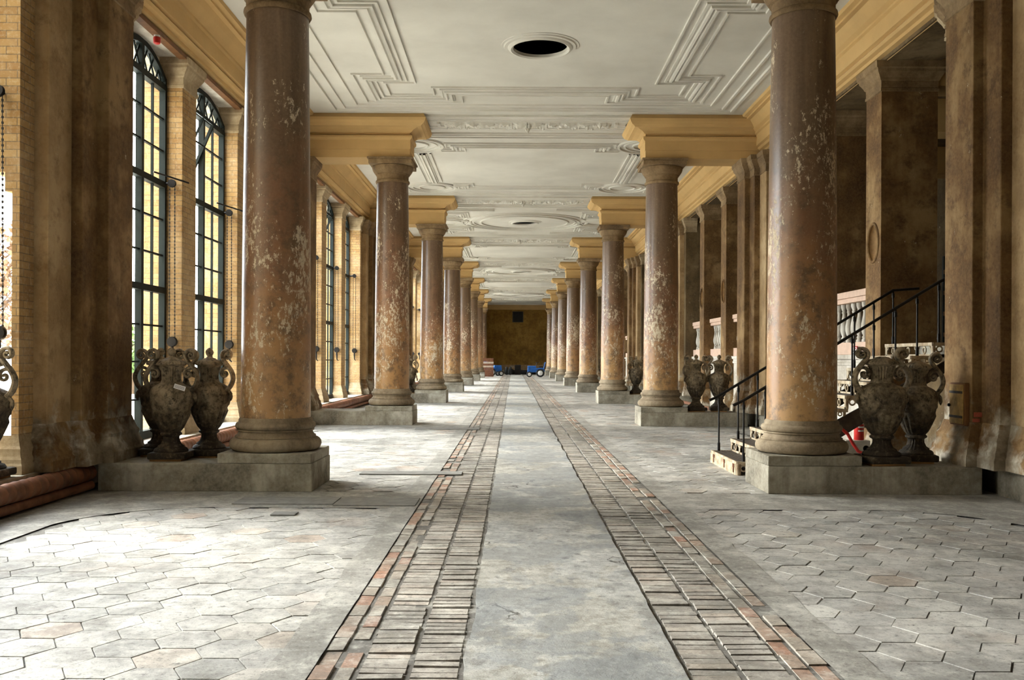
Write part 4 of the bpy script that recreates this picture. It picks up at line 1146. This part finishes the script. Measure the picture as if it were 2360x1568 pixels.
def tractor(loc, rz, lab):
    t = thing('garden_tractor', lab, 'tractor', loc, rz, 'small blue tractors')
    MB().box(-0.35, -0.28, 0.42, 1.0, 0.28, 0.80).box(0.25, -0.24, 0.80, 1.0, 0.24, 0.98).box(-0.5, -0.2, 0.45, -0.3, 0.2, 0.65).build('body', 'blue', t, bevel=0.05)
    MB().box(-0.45, -0.55, 0.70, 0.30, -0.30, 0.76).box(-0.45, 0.30, 0.70, 0.30, 0.55, 0.76).build('fender', 'blue', t, bevel=0.02)
    for (x, y, r) in ((-0.1, 0.42, 0.36), (-0.1, -0.42, 0.36), (0.85, 0.36, 0.24), (0.85, -0.36, 0.24)):
        w = MB().lathe([(r * 0.55, -0.1), (r * 0.92, -0.1), (r, -0.06), (r, 0.06), (r * 0.92, 0.1), (r * 0.55, 0.1)], 24, axis='y').build('wheel', 'rubber', t, loc=(x, y, r))
        MB().lathe([(0.03, -0.125), (r * 0.50, -0.125), (r * 0.60, -0.104), (r * 0.60, 0.104), (r * 0.50, 0.125), (0.03, 0.125)], 20, axis='y').build('rim', 'rim', w)
    MB().box(-0.4, -0.2, 0.85, 0.0, 0.2, 0.93).box(-0.45, -0.2, 0.93, -0.38, 0.2, 1.25).build('seat', 'black', t, bevel=0.03)
    MB().tube([(0.3, 0, 0.95), (0.15, 0, 1.25)], 0.025, 8).torus((0.13, 0, 1.27), 0.17, 0.02, 20, 6, 'z').build('steering_wheel', 'black', t)
    MB().tube([(-0.35, -0.28, 0.5), (-0.55, -0.28, 1.3), (-0.55, 0.28, 1.3), (-0.35, 0.28, 0.5)], 0.03, 8).build('roll_bar', 'blue', t)
    return t
tractor((2.25, 81.5, 0), PI, 'small blue tractor with white wheel hub at the far right')
tractor((-2.05, 85.6, 0), 0.45, 'small blue tractor beside the pallet stack at the far left')
tag(MB().tube([(-0.9, 95, 0.22), (2.4, 95, 0.22)], 0.22, 14).build('roller', 'rubber'), 'long dark roller lying across the far end of the hall', 'roller')
tag(MB().box(0.15, 92.0, 0.0, 0.75, 92.6, 0.98).build('black_bin', 'black', bevel=0.03), 'black square bin standing before the far wall', 'bin')
for i, x in enumerate((-0.65, -0.30)):
    tag(MB().lathe([(0.12, -0.12), (0.36, -0.12), (0.4, -0.06), (0.4, 0.06), (0.36, 0.12), (0.12, 0.12)], 24, axis='x').build('spare_tyre', 'rubber', loc=(x, 91.5, 0.4)), ('left' if i == 0 else 'right') + ' black tyre of the pair standing beside the far left tractor', 'tyre', 'spare tyres')
tag(MB().lathe([(0.45, 0), (0.5, 0.15), (0.42, 0.4), (0.2, 0.55), (0.05, 0.6)], 20).build('tarp_heap', 'rubber', loc=(-0.3 + 0.05, 93.4, 0)), 'dark rounded heap on the floor left of the far black bin', 'heap')

# ------------------------------------------------------------------ outdoors
struct(MB().box(-34, YBACK - 8, -0.25, -10.0, 6.0, 13).build('wall_sky_block', 'brick_out'))  # unseen wall added outside to cut sky light into the nearest bays
struct(MB().add([(XC - 60, YBACK - 20, -0.25), (XC - 7.0, YBACK - 20, -0.25), (XC - 7.0, YEND + 20, -0.25), (XC - 60, YEND + 20, -0.25)], [(0, 1, 2, 3)]).build('terrace', 'terrace'))
def tree(x, y, h, r, mat, lab, n, seed):
    t = thing('tree', lab, 'tree', (x, y, -0.25), 0, 'trees outside the windows'); rr = random.Random(seed)
    tk = MB().tube([(0, 0, 0), (0.1, 0, h * 0.4), (0, 0.1, h * 0.75)], [0.18, 0.13, 0.05], 8)
    for i in range(26):
        a = rr.uniform(0, 2 * PI); q = rr.uniform(0.4, 0.95); z0 = h * rr.uniform(0.3, 0.75)
        tk.tube([(0.05, 0.03, z0), (r * q * 0.5 * math.cos(a), r * q * 0.5 * math.sin(a), z0 + h * 0.1), (r * q * math.cos(a), r * q * math.sin(a), z0 + h * 0.22)], [0.04, 0.025, 0.008], 5)
    tk.build('trunk', 'bark', t)
    lf = MB()
    for i in range(n):
        while True:
            p = Vector((rr.uniform(-1, 1), rr.uniform(-1, 1), rr.uniform(-1, 1)))
            if p.length < 1: break
        p = Vector((p.x * r, p.y * r, h * 0.64 + p.z * h * 0.36)); s = rr.uniform(0.08, 0.2)
        a = Vector((rr.uniform(-1, 1), rr.uniform(-1, 1), rr.uniform(-1, 1))).normalized(); b = a.cross(Vector((rr.uniform(-1, 1), rr.uniform(-1, 1), 1))).normalized()
        lf.add([p - a * s, p + b * s * 0.6, p + a * s, p - b * s * 0.6], [(0, 1, 2, 3)])
    lf.build('foliage', mat, t, recalc=False)
tree(-20.0, 35.8, 7.2, 2.4, 'leafred', 'reddish tree outside, seen through the opening at the left edge', 2600, 1)
tree(-19.0, 46.5, 3.4, 2.6, 'leaf', 'low green tree outside the open-sashed left window', 2600, 2)

# ------------------------------------------------------------------ light
W = bpy.data.worlds.new('overcast_sky'); S.world = W; W.use_nodes = True
nt = W.node_tree; bg = nt.nodes['Background']
bg.inputs[0].default_value = (0.90, 0.95, 1.0, 1); bg.inputs[1].default_value = 6.5
sun = bpy.data.lights.new('sun', 'SUN'); sun.energy = 5.0; sun.angle = math.radians(34); sun.color = (1.0, 0.96, 0.88)
so = bpy.data.objects.new('sun', sun); COL.objects.link(so)
d = Vector((math.cos(math.radians(28)) * math.cos(math.radians(-20)), math.cos(math.radians(28)) * math.sin(math.radians(-20)), -math.sin(math.radians(28))))
so.rotation_euler = d.to_track_quat('-Z', 'Y').to_euler()
for k in range(0, NB):
    a = bpy.data.lights.new('window_portal', 'AREA'); a.shape = 'RECTANGLE'; a.size = 7.9; a.size_y = 6.2; a.cycles.is_portal = True
    ob = bpy.data.objects.new('window_portal', a); COL.objects.link(ob)
    ob.location = (XC - 6.5, yk(k) + 5.55, 3.4); ob.rotation_euler = Vector((1, 0, 0)).to_track_quat('-Z', 'Z').to_euler()

# ------------------------------------------------------------------ camera
cam = bpy.data.cameras.new('camera'); co = bpy.data.objects.new('camera', cam); COL.objects.link(co)
cam.sensor_width = 36.0; cam.lens = 2150 / 2360 * 36; cam.shift_x = -3 / 2360; cam.shift_y = 43 / 2360
cam.clip_end = 500; cam.clip_start = 0.05
co.location = (0, 0, 1.6); co.rotation_euler = (PI / 2, -0.0047, 0)
S.camera = co
vs_ = S.view_settings
S.display_settings.display_device = 'sRGB'
vs_.view_transform = 'Standard'; vs_.look = 'None'; vs_.gamma = 1.0; vs_.use_curve_mapping = False; vs_.exposure = 1.6
cy = S.cycles
cy.max_bounces = 5; cy.diffuse_bounces = 3; cy.glossy_bounces = 2; cy.transmission_bounces = 3; cy.transparent_max_bounces = 8
cy.caustics_reflective = False; cy.caustics_refractive = False
cy.use_denoising = True; cy.sample_clamp_indirect = 6.0
cy.use_light_tree = False
cy.use_adaptive_sampling = True; cy.adaptive_threshold = 0.1
